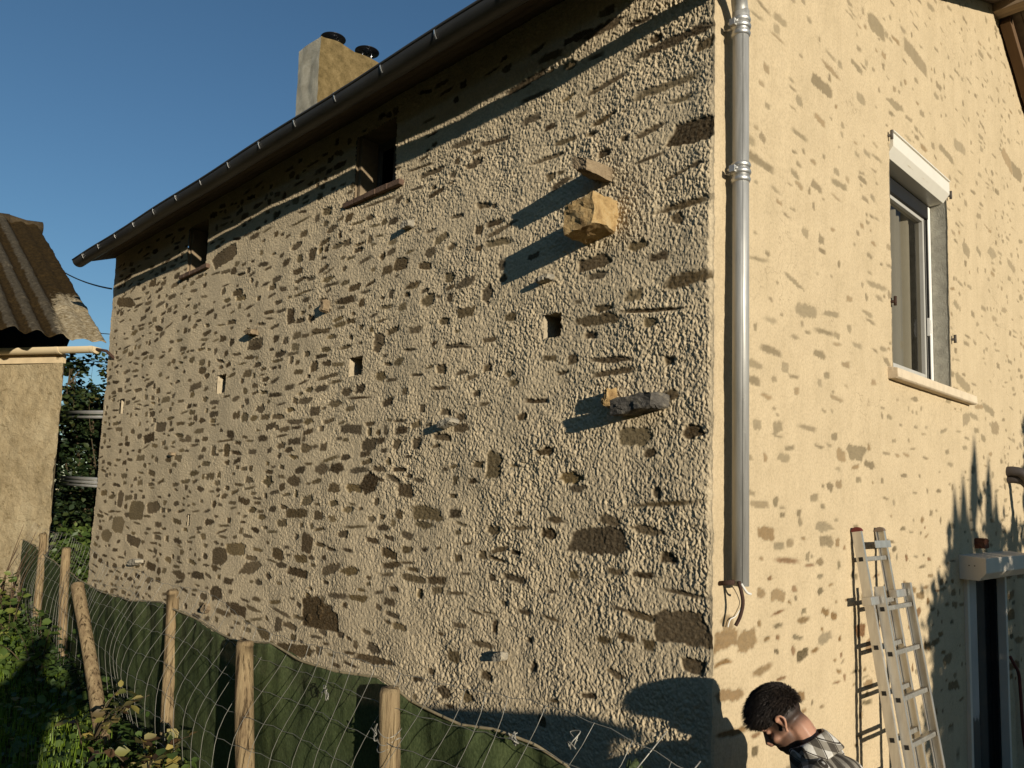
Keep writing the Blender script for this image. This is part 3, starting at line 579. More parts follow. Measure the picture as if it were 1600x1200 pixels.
# ---------------------------------------------------------------- gable window
M_white = plain('white_frame', (.74, .72, .66), .4, var=.06, scale=20)
M_jamb = plain('grey_cement_jamb', (.33, .31, .25), .95, var=.3, scale=14, bump=.6)
ya, yb, za, zb = WIN
def reveal_x(ya, yb, za, zb, x0, x1, e=.004):
    m_ = MB(); ya -= e; yb += e; za -= e; zb += e
    m_.add([(x1, ya, za), (x1, yb, za), (x1, yb, zb), (x1, ya, zb), (x0, ya, za), (x0, yb, za), (x0, yb, zb), (x0, ya, zb)], [(0, 4, 5, 1)[::-1], (1, 5, 6, 2), (2, 6, 7, 3), (3, 7, 4, 0)])
    return m_
wn = reveal_x(ya, yb, za, zb, -.34, .004).build('window', M_jamb, house)
m_ = MB()
for y0_, y1_ in ((ya, ya+.05), (yb-.05, yb)): m_.box((-.20, y0_, za), (-.125, y1_, zb-.05))
m_.box((-.20, ya+.05, za), (-.128, yb-.05, za+.04)); 
m_.box((-.124, yb-.035, za+.02), (-.015, yb-.002, zb-.06)) if False else None
m_.build('frame', M_white, wn, bevel=.004)
# casement: sash of two leaves, slightly recessed, with dark rubber line
M_sash = plain('sash_profile', (.40, .385, .34), .45, var=.08); M_seal = plain('black_seal_and_shade', (.01, .01, .01), .6)
m_ = MB(); yc_ = (ya+yb)/2
for y0_, y1_ in ((ya+.055, ya+.115), (yb-.115, yb-.055)): m_.box((-.21, y0_, za+.05), (-.148, y1_, zb-.13))
m_.box((-.208, ya+.115, za+.05), (-.150, yb-.115, za+.11)); m_.box((-.208, ya+.115, zb-.19), (-.150, yb-.115, zb-.13))
m_.build('sash', M_sash, wn, bevel=.005)
m_ = MB(); m_.box((-.146, yb-.0555, za+.045), (-.132, yb-.0505, zb-.13)); m_.box((-.147, yb-.09, za+.06), (-.1415, yb-.084, zb-.14)); m_.box((-.20, ya+.05, zb-.16), (-.126, yb-.05, zb-.05)); m_.build('seal', M_seal, wn)  # wide top bar: the shutter slot, its shade painted black
m_ = MB(); m_.box((-.147, yb-.075, 3.95), (-.120, yb-.058, 4.10)); m_.box((-.140, yb-.072, 3.97), (-.112, yb-.062, 4.08)); m_.build('hinge', M_white, wn, bevel=.003)
m_ = MB(); m_.add([(-.179, ya+.1, za+.1), (-.179, yb-.1, za+.1), (-.179, yb-.1, zb-.18), (-.179, ya+.1, zb-.18)], [(0, 1, 2, 3)]); m_.build('pane', M_glass, wn)
# pleated curtain hanging behind the pane
M_curt = plain('curtain_voile', (.46, .44, .38), .95, var=.08, scale=2)
cy = np.linspace(ya+.30, yb-.16, 160); cz = np.linspace(za-.1, zb-.12, 12)
A, B = np.meshgrid(cy, cz); Pc = np.stack([-.25+.028*np.sin(A*46+.9*np.sin(A*9))+.02*np.sin(A*17), A, B], -1)
grid_mesh('curtain', Pc, None, None, M_curt, wn)
m_ = MB(); m_.box((-1.6, ya-.5, za-.6), (-.345, yb+.5, zb+.3))
M_room = plain('room_wall', (.10, .085, .06), .9)
rm = MB(); q = [(-1.8, ya-.6, za-.7), (-1.8, yb+.6, za-.7), (-1.8, yb+.6, zb+.3), (-1.8, ya-.6, zb+.3), (-.342, ya-.6, za-.7), (-.342, yb+.6, za-.7), (-.342, yb+.6, zb+.3), (-.342, ya-.6, zb+.3)]
rm.add(q, [(0, 1, 2, 3), (0, 4, 5, 1), (1, 5, 6, 2), (2, 6, 7, 3), (3, 7, 4, 0)]); rm.build('room', M_room, wn)
# stone sill
M_sill = plain('cast_sill', (.56, .46, .32), .9, var=.15, scale=10, bump=.5)
m_ = MB(); m_.prism([(-.20, 0, za+.01), (.0, 0, za-.004), (.068, 0, za-.022), (.072, 0, za-.085), (.055, 0, za-.095), (.0, 0, za-.093), (-.20, 0, za-.093)], (0, 2.25, 0), (0, 4.02, 0)); m_.build('sill', M_sill, wn, bevel=.007)
# roller shutter housing set into the head of the opening
M_box = plain('shutter_box_white', (.66, .62, .52), .35, var=.04)
m_ = MB(); m_.prism([(-.20, 0, 5.236), (.022, 0, 5.236), (.030, 0, 5.226), (.030, 0, 5.13), (-.02, 0, 5.065), (-.20, 0, 5.058)], (0, ya+.008, 0), (0, yb-.004, 0)); sb = m_.build('shutter_box', M_box, wn, bevel=.003)
m_ = MB(); m_.box((.0, ya+.008, 5.236), (.036, yb-.004, 5.245)); m_.build('flashing', M_box, sb)
for y, z, r_ in ((2.325, 5.20, 0), (3.60, 5.13, 0), (2.33, 3.98, 1), (3.615, 3.92, 0)):
    m_ = MB(); m_.tube([(-.02, y, z), (.03, y, z)], .011, 8); m_.tube([(.03, y, z-.03), (.03, y, z+.035)], .011, 8); m_.build('hinge_pin', M_rust if r_ else M_oldwood, wn)
# ---------------------------------------------------------------- door with shutter housing
ya, yb, zt = 3.80, 4.83, 2.0
dr = reveal_x(ya, yb, -.3, zt, -.25, .004).build('door', M_jamb, house)
M_pvc = plain('shaded_pvc', (.66, .58, .46), .45, var=.06)
m_ = MB(); m_.prism([(-.02, 0, 2.182), (.195, 0, 2.162), (.195, 0, 2.045), (.14, 0, 1.985), (-.02, 0, 1.990)], (0, 3.655, 0), (0, 5.05, 0))
db = m_.build('shutter_box', M_pvc, dr, bevel=.004)
m_ = MB()
for x_ in (.075, .115): m_ = MB(); m_.tube([(x_, 3.652, 2.10), (x_, 3.66, 2.10)], .005, 8); m_.build('screw', M_seal, db)
m_ = MB()
for y0_ in (3.765, 4.825): m_.box((-.04, y0_, -.2), (.028, y0_+.052, 1.983))
m_.build('guide_rail', M_pvc, dr, bevel=.004)
m_ = NM('filmed_panel', .5, 0, .3); v = m_.coord((1, 1.2, .7)); sz = m_.n('SeparateXYZ'); m_.l(m_.coord(), sz.inputs[0])
peel = m_.mth('ADD', m_.mth('MULTIPLY', m_.mth('SUBTRACT', 1.05, sz.outputs[2]), 1.3), m_.noise(3.2, 6, .55, v))
pk = m_.ramp(m_.mth('MULTIPLY', peel, .7), [(.55, (0, 0, 0)), (.57, (1, 1, 1))])
m_.color(m_.mix(pk, m_.ramp(m_.noise(3, 5, .6, v), [(.3, (.36, .33, .29)), (.7, (.48, .44, .39))]), (.055, .06, .055))); M_film = m_.m
m_ = MB(); m_.box((-.10, ya, -.2), (-.06, ya+.50, zt)); m_.build('door_leaf', M_film, dr)
m_ = MB(); m_.box((-.125, ya+.503, -.2), (-.09, yb-.03, zt)); gp = m_.build('pane', NM('black_glass', .12, 0, .5).color((.012, .013, .012)).m, dr)
m_ = MB(); m_.box((-.12, yb-.03, -.2), (-.045, yb, zt)); m_.build('seal', M_seal, dr)
rock(0, 1, 0, 1, .01, M_rk_red) if False else None
# red stone standing out above the door: built like the others, turned to the gable
bm = bmesh.new(); bmesh.ops.create_cube(bm, size=1); bmesh.ops.subdivide_edges(bm, edges=bm.edges[:], cuts=4, use_grid_fill=True)
for vtx in bm.verts:
    x, y, z = vtx.co; rr = 1-.22*max(0, abs(y)+abs(z)-.62)*2
    d = .012*pn(np.array([y*3+x]), np.array([z*3-x]), 75)[0]
    vtx.co = (.01+x*.13+d, 4.135+y*.13*rr+d, 2.265+z*.085*rr*(1-.2*y))
me = bpy.data.meshes.new('projecting_stone'); bm.to_mesh(me); bm.free(); link('projecting_stone', me, M_rk_red, house)
# bent conduits beside the door head
M_cond = plain('dark_conduit', (.05, .042, .038), .55, var=.2)
cd = tag(empty('bent_conduit', (0, 5.1, 2.9)), 'pair of dark bent conduits leaving the gable wall above the door', 'conduit')
m_ = MB()
for dy, dz, r_ in ((0, 0, .045), (.03, -.075, .036)):
    m_.tube(catmull([(-.03, 5.13+dy, 2.91+dz), (.05, 5.13+dy, 2.915+dz), (.13, 5.15+dy, 2.88+dz), (.20, 5.18+dy, 2.72+dz), (.25, 5.24+dy, 2.35+dz), (.24, 5.3+dy, 1.6), (.2, 5.36+dy, .02)], 8), r_, 14)
m_.build('pipe_run', M_cond, cd)
hs = MB(); hs.tube(catmull([(.03, 4.90, 1.25), (.05, 4.96, 1.17), (.05, 5.08, 1.08), (.04, 5.16, .9), (.05, 5.18, .5), (.1, 5.2, .02)], 8), .014, 8)
o = hs.build('red_hose', plain('red_hose_rubber', (.12, .03, .025), .5)); tag(o, 'thin reddish hose hanging down the shaded gable right of the door', 'hose')
# ---------------------------------------------------------------- extension ladder
lad = tag(empty('extension_ladder', (.6, 1.8, 0)), 'two section aluminium extension ladder leaning on the cream gable', 'ladder')
M_alu = NM('ladder_aluminium', .42, .75, .5); v = M_alu.coord((3, 3, .6)); M_alu.color(M_alu.ramp(M_alu.noise(8, 6, .65, v), [(.3, (.46, .44, .40)), (.7, (.66, .64, .58))])); M_alu = M_alu.m
M_rung = plain('rung_aluminium', (.42, .39, .33), .5, .7, var=.3, scale=30)
M_cap = plain('red_end_cap', (.13, .025, .02), .6); M_capg = plain('grey_end_cap', (.16, .12, .09), .6); M_plug = plain('black_plug', (.012, .012, .012), .5)
AX = Vector((-.165, .012, 1)).normalized(); NRM = Vector((1, 0, .165)).normalized()
def lpos(t, dn, y): return Vector((.035, y, 2.375))-AX*t+NRM*dn      # t metres down from the top, dn off the back section
YL, YR = 1.60, 1.985
secs = [(0, 0, 2.42, .0), (1, .060, 2.08, .34)]      # index, offset outwards, length end, start
for idx, dn, tend, t0 in secs:
    yl, yr = (YL, YR) if idx == 0 else (YL+.04, YR+.12)
    for y in (yl, yr):
        m_ = MB(); a = lpos(t0, dn, y); b = lpos(2.42, dn, y)
        fl = .026; # U profile: web and two flanges
        m_.bar(a, b, .006, .056, NRM)
        sgn = -1 if y == yl else 1
        for q in (.0255, -.0255): m_.bar(a+NRM*q+Vector((0, -sgn*.011, 0)), b+NRM*q+Vector((0, -sgn*.011, 0)), .022, .005, NRM)
        so = m_.build('stile', M_alu, lad)
        if idx == 0:
            m_ = MB(); a2 = lpos(-.012, dn, y-sgn*.012)
            pts = [a2+NRM*(.032*math.cos(q))+AX*(.028*math.sin(q)-.012) for q in np.linspace(0, math.pi, 10)]
            m_.prism(pts, Vector((0, -.016, 0)), Vector((0, .016, 0))); m_.build('end_cap', M_cap if y == yl else M_capg, so)
        ts = np.arange(t0+.135 if idx else .17, 2.36, .262)
        for t in ts:
            p = lpos(t, dn, y+sgn*.0035)
            m_ = MB(); m_.bar(p-AX*.013, p+AX*.013, .004, .026, NRM); m_.build('rung_plug', M_plug, so)
    for t in np.arange(t0+.135 if idx else .17, 2.36, .262):
        m_ = MB(); a = lpos(t, dn, yl+.003); b = lpos(t, dn, yr-.003); m_.bar(a, b, .028, .030, NRM); m_.build('rung', M_rung, lad, bevel=.004)
# guide brackets
m_ = MB(); p = lpos(.085, .0, YL+.15); q = lpos(.085, .0, YR+.02); m_.bar(p+NRM*.04, q+NRM*.04, .045, .004, NRM); m_.build('guide_bracket', M_alu, lad)
m_ = MB(); p = lpos(.42, .03, YL-.10); q = lpos(.42, .03, YL+.02); m_.bar(p, q, .05, .06, NRM); m_.build('guide_bracket', M_alu, lad, bevel=.006)
m_ = MB(); p = lpos(.40, .03, YR-.06); q = lpos(.40, .03, YR+.1); m_.bar(p, q, .05, .05, NRM); m_.build('guide_bracket', M_alu, lad, bevel=.006)
# ---------------------------------------------------------------- barn
barn = tag(empty('barn', (-10, -1, 0)), 'old ochre rendered barn with mossy corrugated roof left of the house', 'barn')
M_barn = NM('ochre_barn_render', .95, 0, .1); v = M_barn.coord()
sz = M_barn.n('SeparateXYZ'); M_barn.l(v, sz.inputs[0])
c1 = M_barn.ramp(M_barn.noise(2.2, 8, .75, v), [(.28, (.25, .19, .10)), (.5, (.38, .30, .175)), (.72, (.45, .37, .23))])
crack = M_barn.ramp(M_barn.noise(7, 8, .8, M_barn.coord((1, 1, 1.8)), 1.2), [(.36, (.45, .42, .34)), (.46, (1, 1, 1))])
c1 = M_barn.mix(.8, c1, M_barn.mix(1, c1, crack, 'MULTIPLY'))
M_barn.color(c1); M_barn.bump(M_barn.noise(12, 8, .75, v), .9, .05); M_barn = M_barn.m
wd = Vector((-.857, -.515, 0)); B0 = Vector((-9.6, -.376, 0)); wn_ = Vector((.515, -.857, 0))
us = np.linspace(0, 4.5, 150); zs = np.linspace(.3, 4.36, 150); A, B = np.meshgrid(us, zs)
D = .03*pn(A*1.3, B*1.3, 90)+.012*pn(A*6, B*6, 91)+.006*pn(A*16, B*16, 92)
E_ = (.03*pn(B*2.2, B*0, 93)+.022*pn(B*9, B*0, 94)+.10*(1-B/4.4)*0)*(1-sstep(0, .5, A))
Pb = np.stack([B0.x+wd.x*(A-E_)+wn_.x*D, B0.y+wd.y*(A-E_)+wn_.y*D, B], -1)
grid_mesh('wall', Pb, None, None, M_barn, barn)
m_ = MB(); a = B0+Vector((-.02, .012, 0)); m_.add([a+Vector((0, 0, .3)), a+Vector((-4.5, .63, .3)), a+Vector((-4.5, .63, 6.6)), a+Vector((0, 0, 4.36))], [(0, 1, 2, 3)]); m_.build('side_wall', M_barn, barn)
M_pvcb = plain('beige_pvc', (.66, .53, .33), .45, var=.08, scale=3); M_fascia = plain('fascia_strip', (.55, .43, .26), .8, var=.2, scale=5)
m_ = MB(); f0 = B0+wn_*.03; m_.prism([f0+Vector((0, 0, 4.15)), f0+Vector((0, 0, 4.27)), f0-wn_*.06+Vector((0, 0, 4.27)), f0-wn_*.06+Vector((0, 0, 4.15))], (0, 0, 0), wd*4.4); m_.build('fascia', M_fascia, barn)
m_ = MB(); g0 = B0+wn_*.13+Vector((0, 0, 4.33)); ge = g0-wd*.62
def garc(p, r0): return [p+wn_*(r0*math.cos(q))+Vector((0, 0, r0*math.sin(q))) for q in np.linspace(math.pi, 2*math.pi, 13)]
for a_, b_ in ((ge, g0+wd*4.4),):
    o_ = garc(a_, .078); i_ = garc(a_, .072)[::-1]; m_.prism(o_+i_, (0, 0, 0), b_-a_)
for a_ in (ge, g0-wd*.08, g0+wd*2.0):
    o_ = garc(a_, .085); m_.prism(o_, (0, 0, 0), wd*.05)
bg_ = m_.build('gutter', M_pvcb, barn, smooth_angle=1)
m_ = MB(); m_.tube([ge+Vector((0, 0, -.03)), ge-wd*.12+Vector((.0, .03, -.05)), ge-wd*.2+Vector((.02, .08, -.16))], .02, 8); m_.build('gutter_arm', M_rust, bg_)
# corrugated roof: a along the eave (-y), b up the slope
M_croof = NM('mossy_fibre_cement', .95, 0, .08); v = M_croof.coord()
hgt = M_croof.attr('crest'); lich = M_croof.attr('lichen')
n1 = M_croof.noise(5, 7, .75, v); n2 = M_croof.noise(22, 5, .7, v)
g1 = M_croof.ramp(n2, [(.3, (.035, .028, .018)), (.55, (.065, .054, .037)), (.75, (.12, .10, .07))]); ms = M_croof.ramp(n2, [(.3, (.012, .008, .003)), (.7, (.045, .028, .010))])
mo = M_croof.ramp(M_croof.mth('ADD', M_croof.mth('MULTIPLY', hgt, -.75), M_croof.mth('ADD', n1, .42)), [(.42, (0, 0, 0)), (.56, (1, 1, 1))])
cc = M_croof.mix(mo, g1, ms)
li = M_croof.ramp(M_croof.mth('MULTIPLY', lich, M_croof.mth('ADD', M_croof.noise(16, 6, .7, v), .25)), [(.46, (0, 0, 0)), (.60, (1, 1, 1))])
cc = M_croof.mix(li, cc, M_croof.ramp(n2, [(.3, (.10, .07, .03)), (.5, (.26, .21, .13)), (.75, (.42, .37, .27))]))
M_croof.color(cc); M_croof.bump(M_croof.noise(35, 5, .7, v), .7, .02); M_croof = M_croof.m
vb = Vector((-9.198, 0, 4.42)); sl = Vector((-.85, 0, .527)).normalized(); nn = Vector((.527, 0, .85)).normalized()
aa = np.arange(0, 4.2, .012); bb = np.concatenate([np.arange(0, 4.92, .03)]); A, B = np.meshgrid(aa, bb)
wv = .27; ph = A/wv*2*np.pi+1.5
cr_ = np.sin(ph); flat = sstep(.30, .42, A)
lapb = B-.06*pn(A*3, B*0, 95); lap = np.mod(lapb+.2, 1.25)/1.25
hh = .038*cr_*flat+.012*(1-flat)*np.sin(A*30)+.016*(1-lap)+.018*np.maximum(0, pn(A*7, B*7, 96))*(1-.5*flat)+.008*pn(A*22, B*22, 97)
cut = np.where(A < .36, .0, .0)
ragged = .02*pn(A*9, A*0, 98)
Pr = np.stack([vb.x+sl.x*(B+ragged*(B < .01))+nn.x*hh, vb.y-A+.02*pn(B*3, B*0, 99)*(A < .02), vb.z+sl.z*B+nn.z*hh], -1)
lichen = (1-sstep(.20, .8, A))*(1-sstep(.8, 2.6, B))*1.12+.25*(1-sstep(.6, 1.4, A))*(1-sstep(.2, 1.2, B))
ro_ = grid_mesh('roof', Pr, None, {'crest': (cr_*.5+.5)*flat, 'lichen': lichen}, M_croof, barn)
so_ = ro_.modifiers.new('thickness', 'SOLIDIFY'); so_.thickness = .009; so_.offset = -1
m_ = MB(); tp_ = vb+sl*4.9
for k in range(9):
    y1 = tp_.y+.08-.5*k; j = rng.rand()*.02
    m_.tube([(tp_.x-.03, y1, tp_.z-.02+j), (tp_.x-.03, y1-.25, tp_.z-.035+j), (tp_.x-.03, y1-.50, tp_.z-.03+j)], [.115, .10, .12], 14)
M_ridge = plain('mossy_ridge_tile', (.055, .038, .018), .95, var=.6, scale=18, bump=.9); m_.build('ridge_tiles', M_ridge, barn)
# near-black sheet between wall head and roof
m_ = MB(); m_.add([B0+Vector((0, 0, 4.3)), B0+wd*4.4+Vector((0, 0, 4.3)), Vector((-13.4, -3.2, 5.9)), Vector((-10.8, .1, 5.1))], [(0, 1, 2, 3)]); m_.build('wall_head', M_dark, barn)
# two pairs of galvanised rails bridging the gap between barn and house
M_galv = plain('galvanised_rail', (.62, .60, .55), .35, .7, var=.15, scale=12)
for i, (zc, a, b, lab) in enumerate(((3.50, (-9.99, -.20), (-9.09, .10), 'upper galvanised double rail bridging the gap between barn and house'), (2.60, (-10.05, -.16), (-9.10, .12), 'lower galvanised double rail bridging the gap between barn and house'))):
    m_ = MB(); dz = -.03*i
    for q, r_ in ((.042, .022), (-.005, .020), (-.052, .018)) if i else ((.03, .026), (-.035, .020)):
        m_.tube([(a[0], a[1], zc+q), (b[0], b[1], zc+q-.02)], r_, 10)
    tag(m_.build('metal_rail', M_galv), lab, 'rail', 'rails across the alley')
# ---------------------------------------------------------------- overhead cables
M_cable = plain('black_cable', (.012, .012, .012), .6)
def cable(a, b, r_, sag, lab):
    a = Vector(a); b = Vector(b); m_ = MB()
    m_.tube([a.lerp(b, t)-Vector((0, 0, sag*4*t*(1-t))) for t in np.linspace(0, 1, 24)], r_, 6); tag(m_.build('overhead_cable', M_cable), lab, 'cable', 'overhead cables')
cable((-12.6, .25, 6.12), (-9.05, -.03, 5.14), .011, .04, 'thick black cable running from behind the barn roof to the house corner')
cable((-34, 2.0, 8.65), (-26, 10, 8.10), .016, .05, 'thin distant wire just above the beige barn gutter')
cable((-34.5, 2.0, 7.50), (-26, 10.5, 7.18), .016, .03, 'upper of the two thin distant wires below the barn gutter')
cable((-37, 2.0, 7.82), (-28, 11.2, 7.22), .016, .03, 'lower of the two thin distant wires below the barn gutter')

# ---------------------------------------------------------------- ground
def gheight(x, y):
    x = np.asarray(x, float); y = np.asarray(y, float)
    garden = 1-sstep(-1.30, -.95, y)
    strip = sstep(1.0, 3.0, -x)
    g = .84*np.maximum(garden, strip)+.022*np.clip(-x, 0, 40)*np.maximum(garden, strip)
    far = sstep(30, 80, np.hypot(x, y))
    return (g+.03*pn(x*1.3, y*1.3, 110)+.012*pn(x*5, y*5, 111)*(1-far))*(1-far)+.2*far
def axis(c, n): 
    t = np.linspace(-1, 1, n); return c+np.sign(t)*(np.abs(t)*9+np.abs(t)**6*490)
gx, gy_ = np.meshgrid(axis(-2, 260), axis(-1, 260))
M_ground = NM('soil_and_turf', .95, 0, .1); v = M_ground.coord()
M_ground.color(M_ground.ramp(M_ground.noise(1.6, 8, .7, v), [(.3, (.035, .028, .016)), (.5, (.045, .05, .02)), (.7, (.06, .075, .025))])); M_ground.bump(M_ground.noise(14, 6, .7, v), .7, .05)
g_ = grid_mesh('ground', np.stack([gx, gy_, gheight(gx, gy_)], -1), None, None, M_ground.m); tag(g_, None, None, None, 'structure')
# paved yard strip beside the gable
M_yard = plain('gravel_yard', (.22, .19, .14), .95, var=.35, scale=30, bump=.6)
yx, yy = np.meshgrid(np.linspace(-.1, 5, 30), np.linspace(-.8, 9, 50))
y_ = grid_mesh('yard', np.stack([yx, yy, gheight(yx, yy)+.03], -1), None, None, M_yard); tag(y_, None, None, None, 'structure')
# ---------------------------------------------------------------- fence
FX = [-9.2, -7.9, -6.3, -3.6, -1.5, -.5, .7, 2.2]; FY = [-.86, -.97, -1.12, -1.42, -1.55, -1.50, -1.45, -1.40]
def fy(x): return float(np.interp(x, FX, FY))
fence = tag(empty('wire_fence', (-2, -1.5, .85)), 'wire mesh garden fence on round wooden posts in front of the rubble wall', 'fence')
M_post = NM('weathered_post', .85, 0, .15); v = M_post.coord((14, 14, 1.1))
v2_ = M_post.coord((60, 60, 2.2)); crk = M_post.ramp(M_post.noise(1.0, 4, .6, v2_), [(.36, (.22, .20, .18)), (.47, (1, 1, 1))])
M_post.color(M_post.mix(1, crk, M_post.ramp(M_post.noise(2.2, 7, .72, v), [(.30, (.055, .035, .018)), (.42, (.20, .14, .075)), (.58, (.28, .205, .11)), (.75, (.36, .275, .155))]), 'MULTIPLY')); M_post.bump(M_post.noise(2.6, 7, .75, v), .8, .015); M_post = M_post.m
POSTS = [((-.502, -1.50, 1.745), (-.475, -1.50, .55), .042), ((-1.62, -1.55, 1.765), (-1.455, -1.55, .55), .044), ((-2.875, -1.42, 1.875), (-2.74, -1.42, .55), .038),
         ((-4.001, -1.62, 1.825), (-3.16, -1.62, .80), .043), ((-6.124, -1.12, 1.925), (-5.95, -1.12, .70), .040), ((-7.552, -.97, 1.985), (-7.42, -.97, .80), .040), ((.92, -1.44, 1.70), (.9, -1.44, .4), .042)]
for i, (t, b, r_) in enumerate(POSTS):
    t = Vector(t); b = Vector(b); m_ = MB(); pts = []; rs = []
    for k in range(15):
        q = k/14; p = b.lerp(t, q); p += Vector((.012*math.sin(q*3+i), .008*math.sin(q*4+i*2), 0)); pts.append(p)
        rs.append(r_*(1.04-.08*q+.03*math.sin(q*9+i*1.7)))
    rs += [r_*.93, r_*.75, r_*.3]; d = (t-b).normalized(); pts += [t+d*.012, t+d*.020, t+d*.022+Vector((0, 0, .002))]
    m_.tube(pts, rs, 18)
    # notch of twisted wire round the nearest post
    if i == 0:
        pass
    m_.build('post', M_post, fence)
# wire mesh: horizontal wires that sag and upright wires that lean towards the house above the cloth
M_wire = plain('galvanised_wire', (.30, .285, .24), .5, .4, var=.3, scale=20)
XA, XB, ZT = -8.6, 2.0, 1.86
def wpt(x, h):       # h 0 at the ground, 1 at the top strand
    base = .84-.022*min(x, 0)
    lean = sstep(.45, 1.05, np.array(h)); dip = .05*math.sin(x*1.9+1)*h+.03*math.sin(x*4.3)*h
    right_drop = .12*float(sstep(.0, .9, np.array(x)))*h
    z = base+.98*h*(1+.012*max(0, -x-2))+dip*.5-right_drop
    bulge = .05*math.sin(h*5+x*1.3)+.03*math.sin(x*5.1+h*3)
    return Vector((x+.20*float(lean)+.03*math.sin(x*7+h*5)*h, fy(x)-.035+bulge*.6-.05*math.sin(h*3.0)+.10*float(lean), z))
wm = MB()
for j in range(8):
    h = [.06, .2, .34, .48, .61, .74, .87, 1.0][j]; pts = []
    x = XA; k = 0
    while x < XB:
        p = wpt(x, h); p.z += .008*(k % 2)-.004; pts.append(p); x += .075; k += 1
    wm.tube(pts, .0013, 4, smooth=True)
x = XA
while x < XB:
    j_ = .02*math.sin(x*31); wm.tube([wpt(x+j_*h, h) for h in np.linspace(.02, 1.0, 15)], .0012, 4); x += .15
# loose wire ends standing above the cloth at the right
for (x, h0, h1) in ((.42, .8, 1.03), (.55, .78, 1.0), (.75, .75, 1.02)):
    wm.tube([wpt(x, h0), wpt(x+.02, (h0+h1)/2)+Vector((0, .03, .02)), wpt(x+.05, h1)+Vector((0, .05, .02))], .0022, 5)
def knot(p, n, r0):
    pts = [Vector(p)+Vector((rng.normal(0, r0), rng.normal(0, r0*.6), rng.normal(0, r0))) for _ in range(n)]; wm.tube(catmull(pts, 4), .0022, 5)
for p in ((.36, -1.40, 1.74), (-.92, -1.53, 1.68), (-.53, -1.545, 1.60), (.12, -1.44, 1.70)): knot(p, 12, .018)
wm.build('wire_mesh', M_wire, fence)
tw = MB(); tp = Vector((-.496, -1.5, 1.60))
for k in range(3): tw.tube([tp+Vector((.045*math.cos(q), .045*math.sin(q), -.03*k+.012*math.sin(q*2+k))) for q in np.linspace(0, 6.28, 18)], .0022, 5)
tw.build('wire_binding', M_wire, fence)
# shade cloth hung behind the mesh
CT = [(-9.0, 1.86), (-8.26, 1.852), (-7.2, 1.77), (-6.35, 1.726), (-5.14, 1.69), (-4.53, 1.70), (-3.73, 1.735), (-3.08, 1.80), (-2.53, 1.772), (-2.18, 1.752), (-1.83, 1.742), (-1.49, 1.787), (-1.21, 1.75), (-.915, 1.747), (-.65, 1.767), (-.45, 1.715), (-.15, 1.687), (.01, 1.703), (.19, 1.69), (.33, 1.655), (.50, 1.55), (.75, 1.46)]
cx_ = [p[0] for p in CT]; cz_ = [p[1] for p in CT]
xs = np.arange(-9.0, .75, .022); hs_ = np.linspace(0, 1, 46); A, B = np.meshgrid(xs, hs_)
top = np.interp(A, cx_, cz_); bot = gheight(A, np.interp(A, FX, FY))-.04
fold = .016*pn(A*2.3, B*1.2, 120)+.022*np.sin(A*9+3*pn(A*1.1, B, 121))*(B**1.5)*.5+.008*pn(A*14, B*3, 122)*B+.006*pn(A*4+B*6, B*9-A*3, 123)
Yc = np.interp(A, FX, FY)+.055+fold+.05*(1-B)**2
hem = (B > .985)
Pc = np.stack([A, Yc, bot+(top-bot)*B+.004*pn(A*25, A*0, 124)*hem], -1)
M_cloth = NM('green_shade_cloth', .8, 0, .15); v = M_cloth.coord()
wv_ = M_cloth.mix(.5, M_cloth.ramp(M_cloth.noise(1.8, 6, .6, v), [(.3, (.075, .105, .042)), (.7, (.14, .17, .062))]), M_cloth.ramp(M_cloth.noise(140, 2, .5, M_cloth.coord((1, 1, .5))), [(.35, (.035, .052, .022)), (.65, (.14, .175, .075))]))
dust = M_cloth.ramp(M_cloth.noise(5, 7, .75, v), [(.48, (0, 0, 0)), (.8, (.35, .35, .35))])
M_cloth.color(M_cloth.mix(dust, wv_, (.10, .11, .065))); M_cloth.bump(M_cloth.noise(9, 5, .6, v), .35, .03)
tp_ = M_cloth.n('BsdfTransparent'); tl_ = M_cloth.n('BsdfTranslucent'); tl_.inputs[0].default_value = (.05, .075, .03, 1)
mx_ = M_cloth.n('MixShader'); mx_.inputs[0].default_value = .25; M_cloth.l(M_cloth.b.outputs[0], mx_.inputs[1]); M_cloth.l(tl_.outputs[0], mx_.inputs[2])
mx2_ = M_cloth.n('MixShader'); mx2_.inputs[0].default_value = .16; M_cloth.l(mx_.outputs[0], mx2_.inputs[1]); M_cloth.l(tp_.outputs[0], mx2_.inputs[2]); M_cloth.l(mx2_.outputs[0], M_cloth.out.inputs[0])
M_cloth = M_cloth.m
cl = grid_mesh('shade_cloth', Pc, None, None, M_cloth); sm_ = cl.modifiers.new('thickness', 'SOLIDIFY'); sm_.thickness = .003
tag(cl, 'dark green shade cloth stretched along the back of the wire fence', 'shade cloth')
M_hem = plain('frayed_hem_cord', (.30, .24, .14), .9, var=.4, scale=40)
hm = MB(); hp = []
for x in np.arange(-9.0, .74, .03):
    hp.append(Vector((x, float(np.interp(x, FX, FY))+.055+.01*math.sin(x*7), float(np.interp(x, cx_, cz_))+.002)))
hm.tube(hp, .0055, 6); hm.build('hem_cord', M_hem, cl)
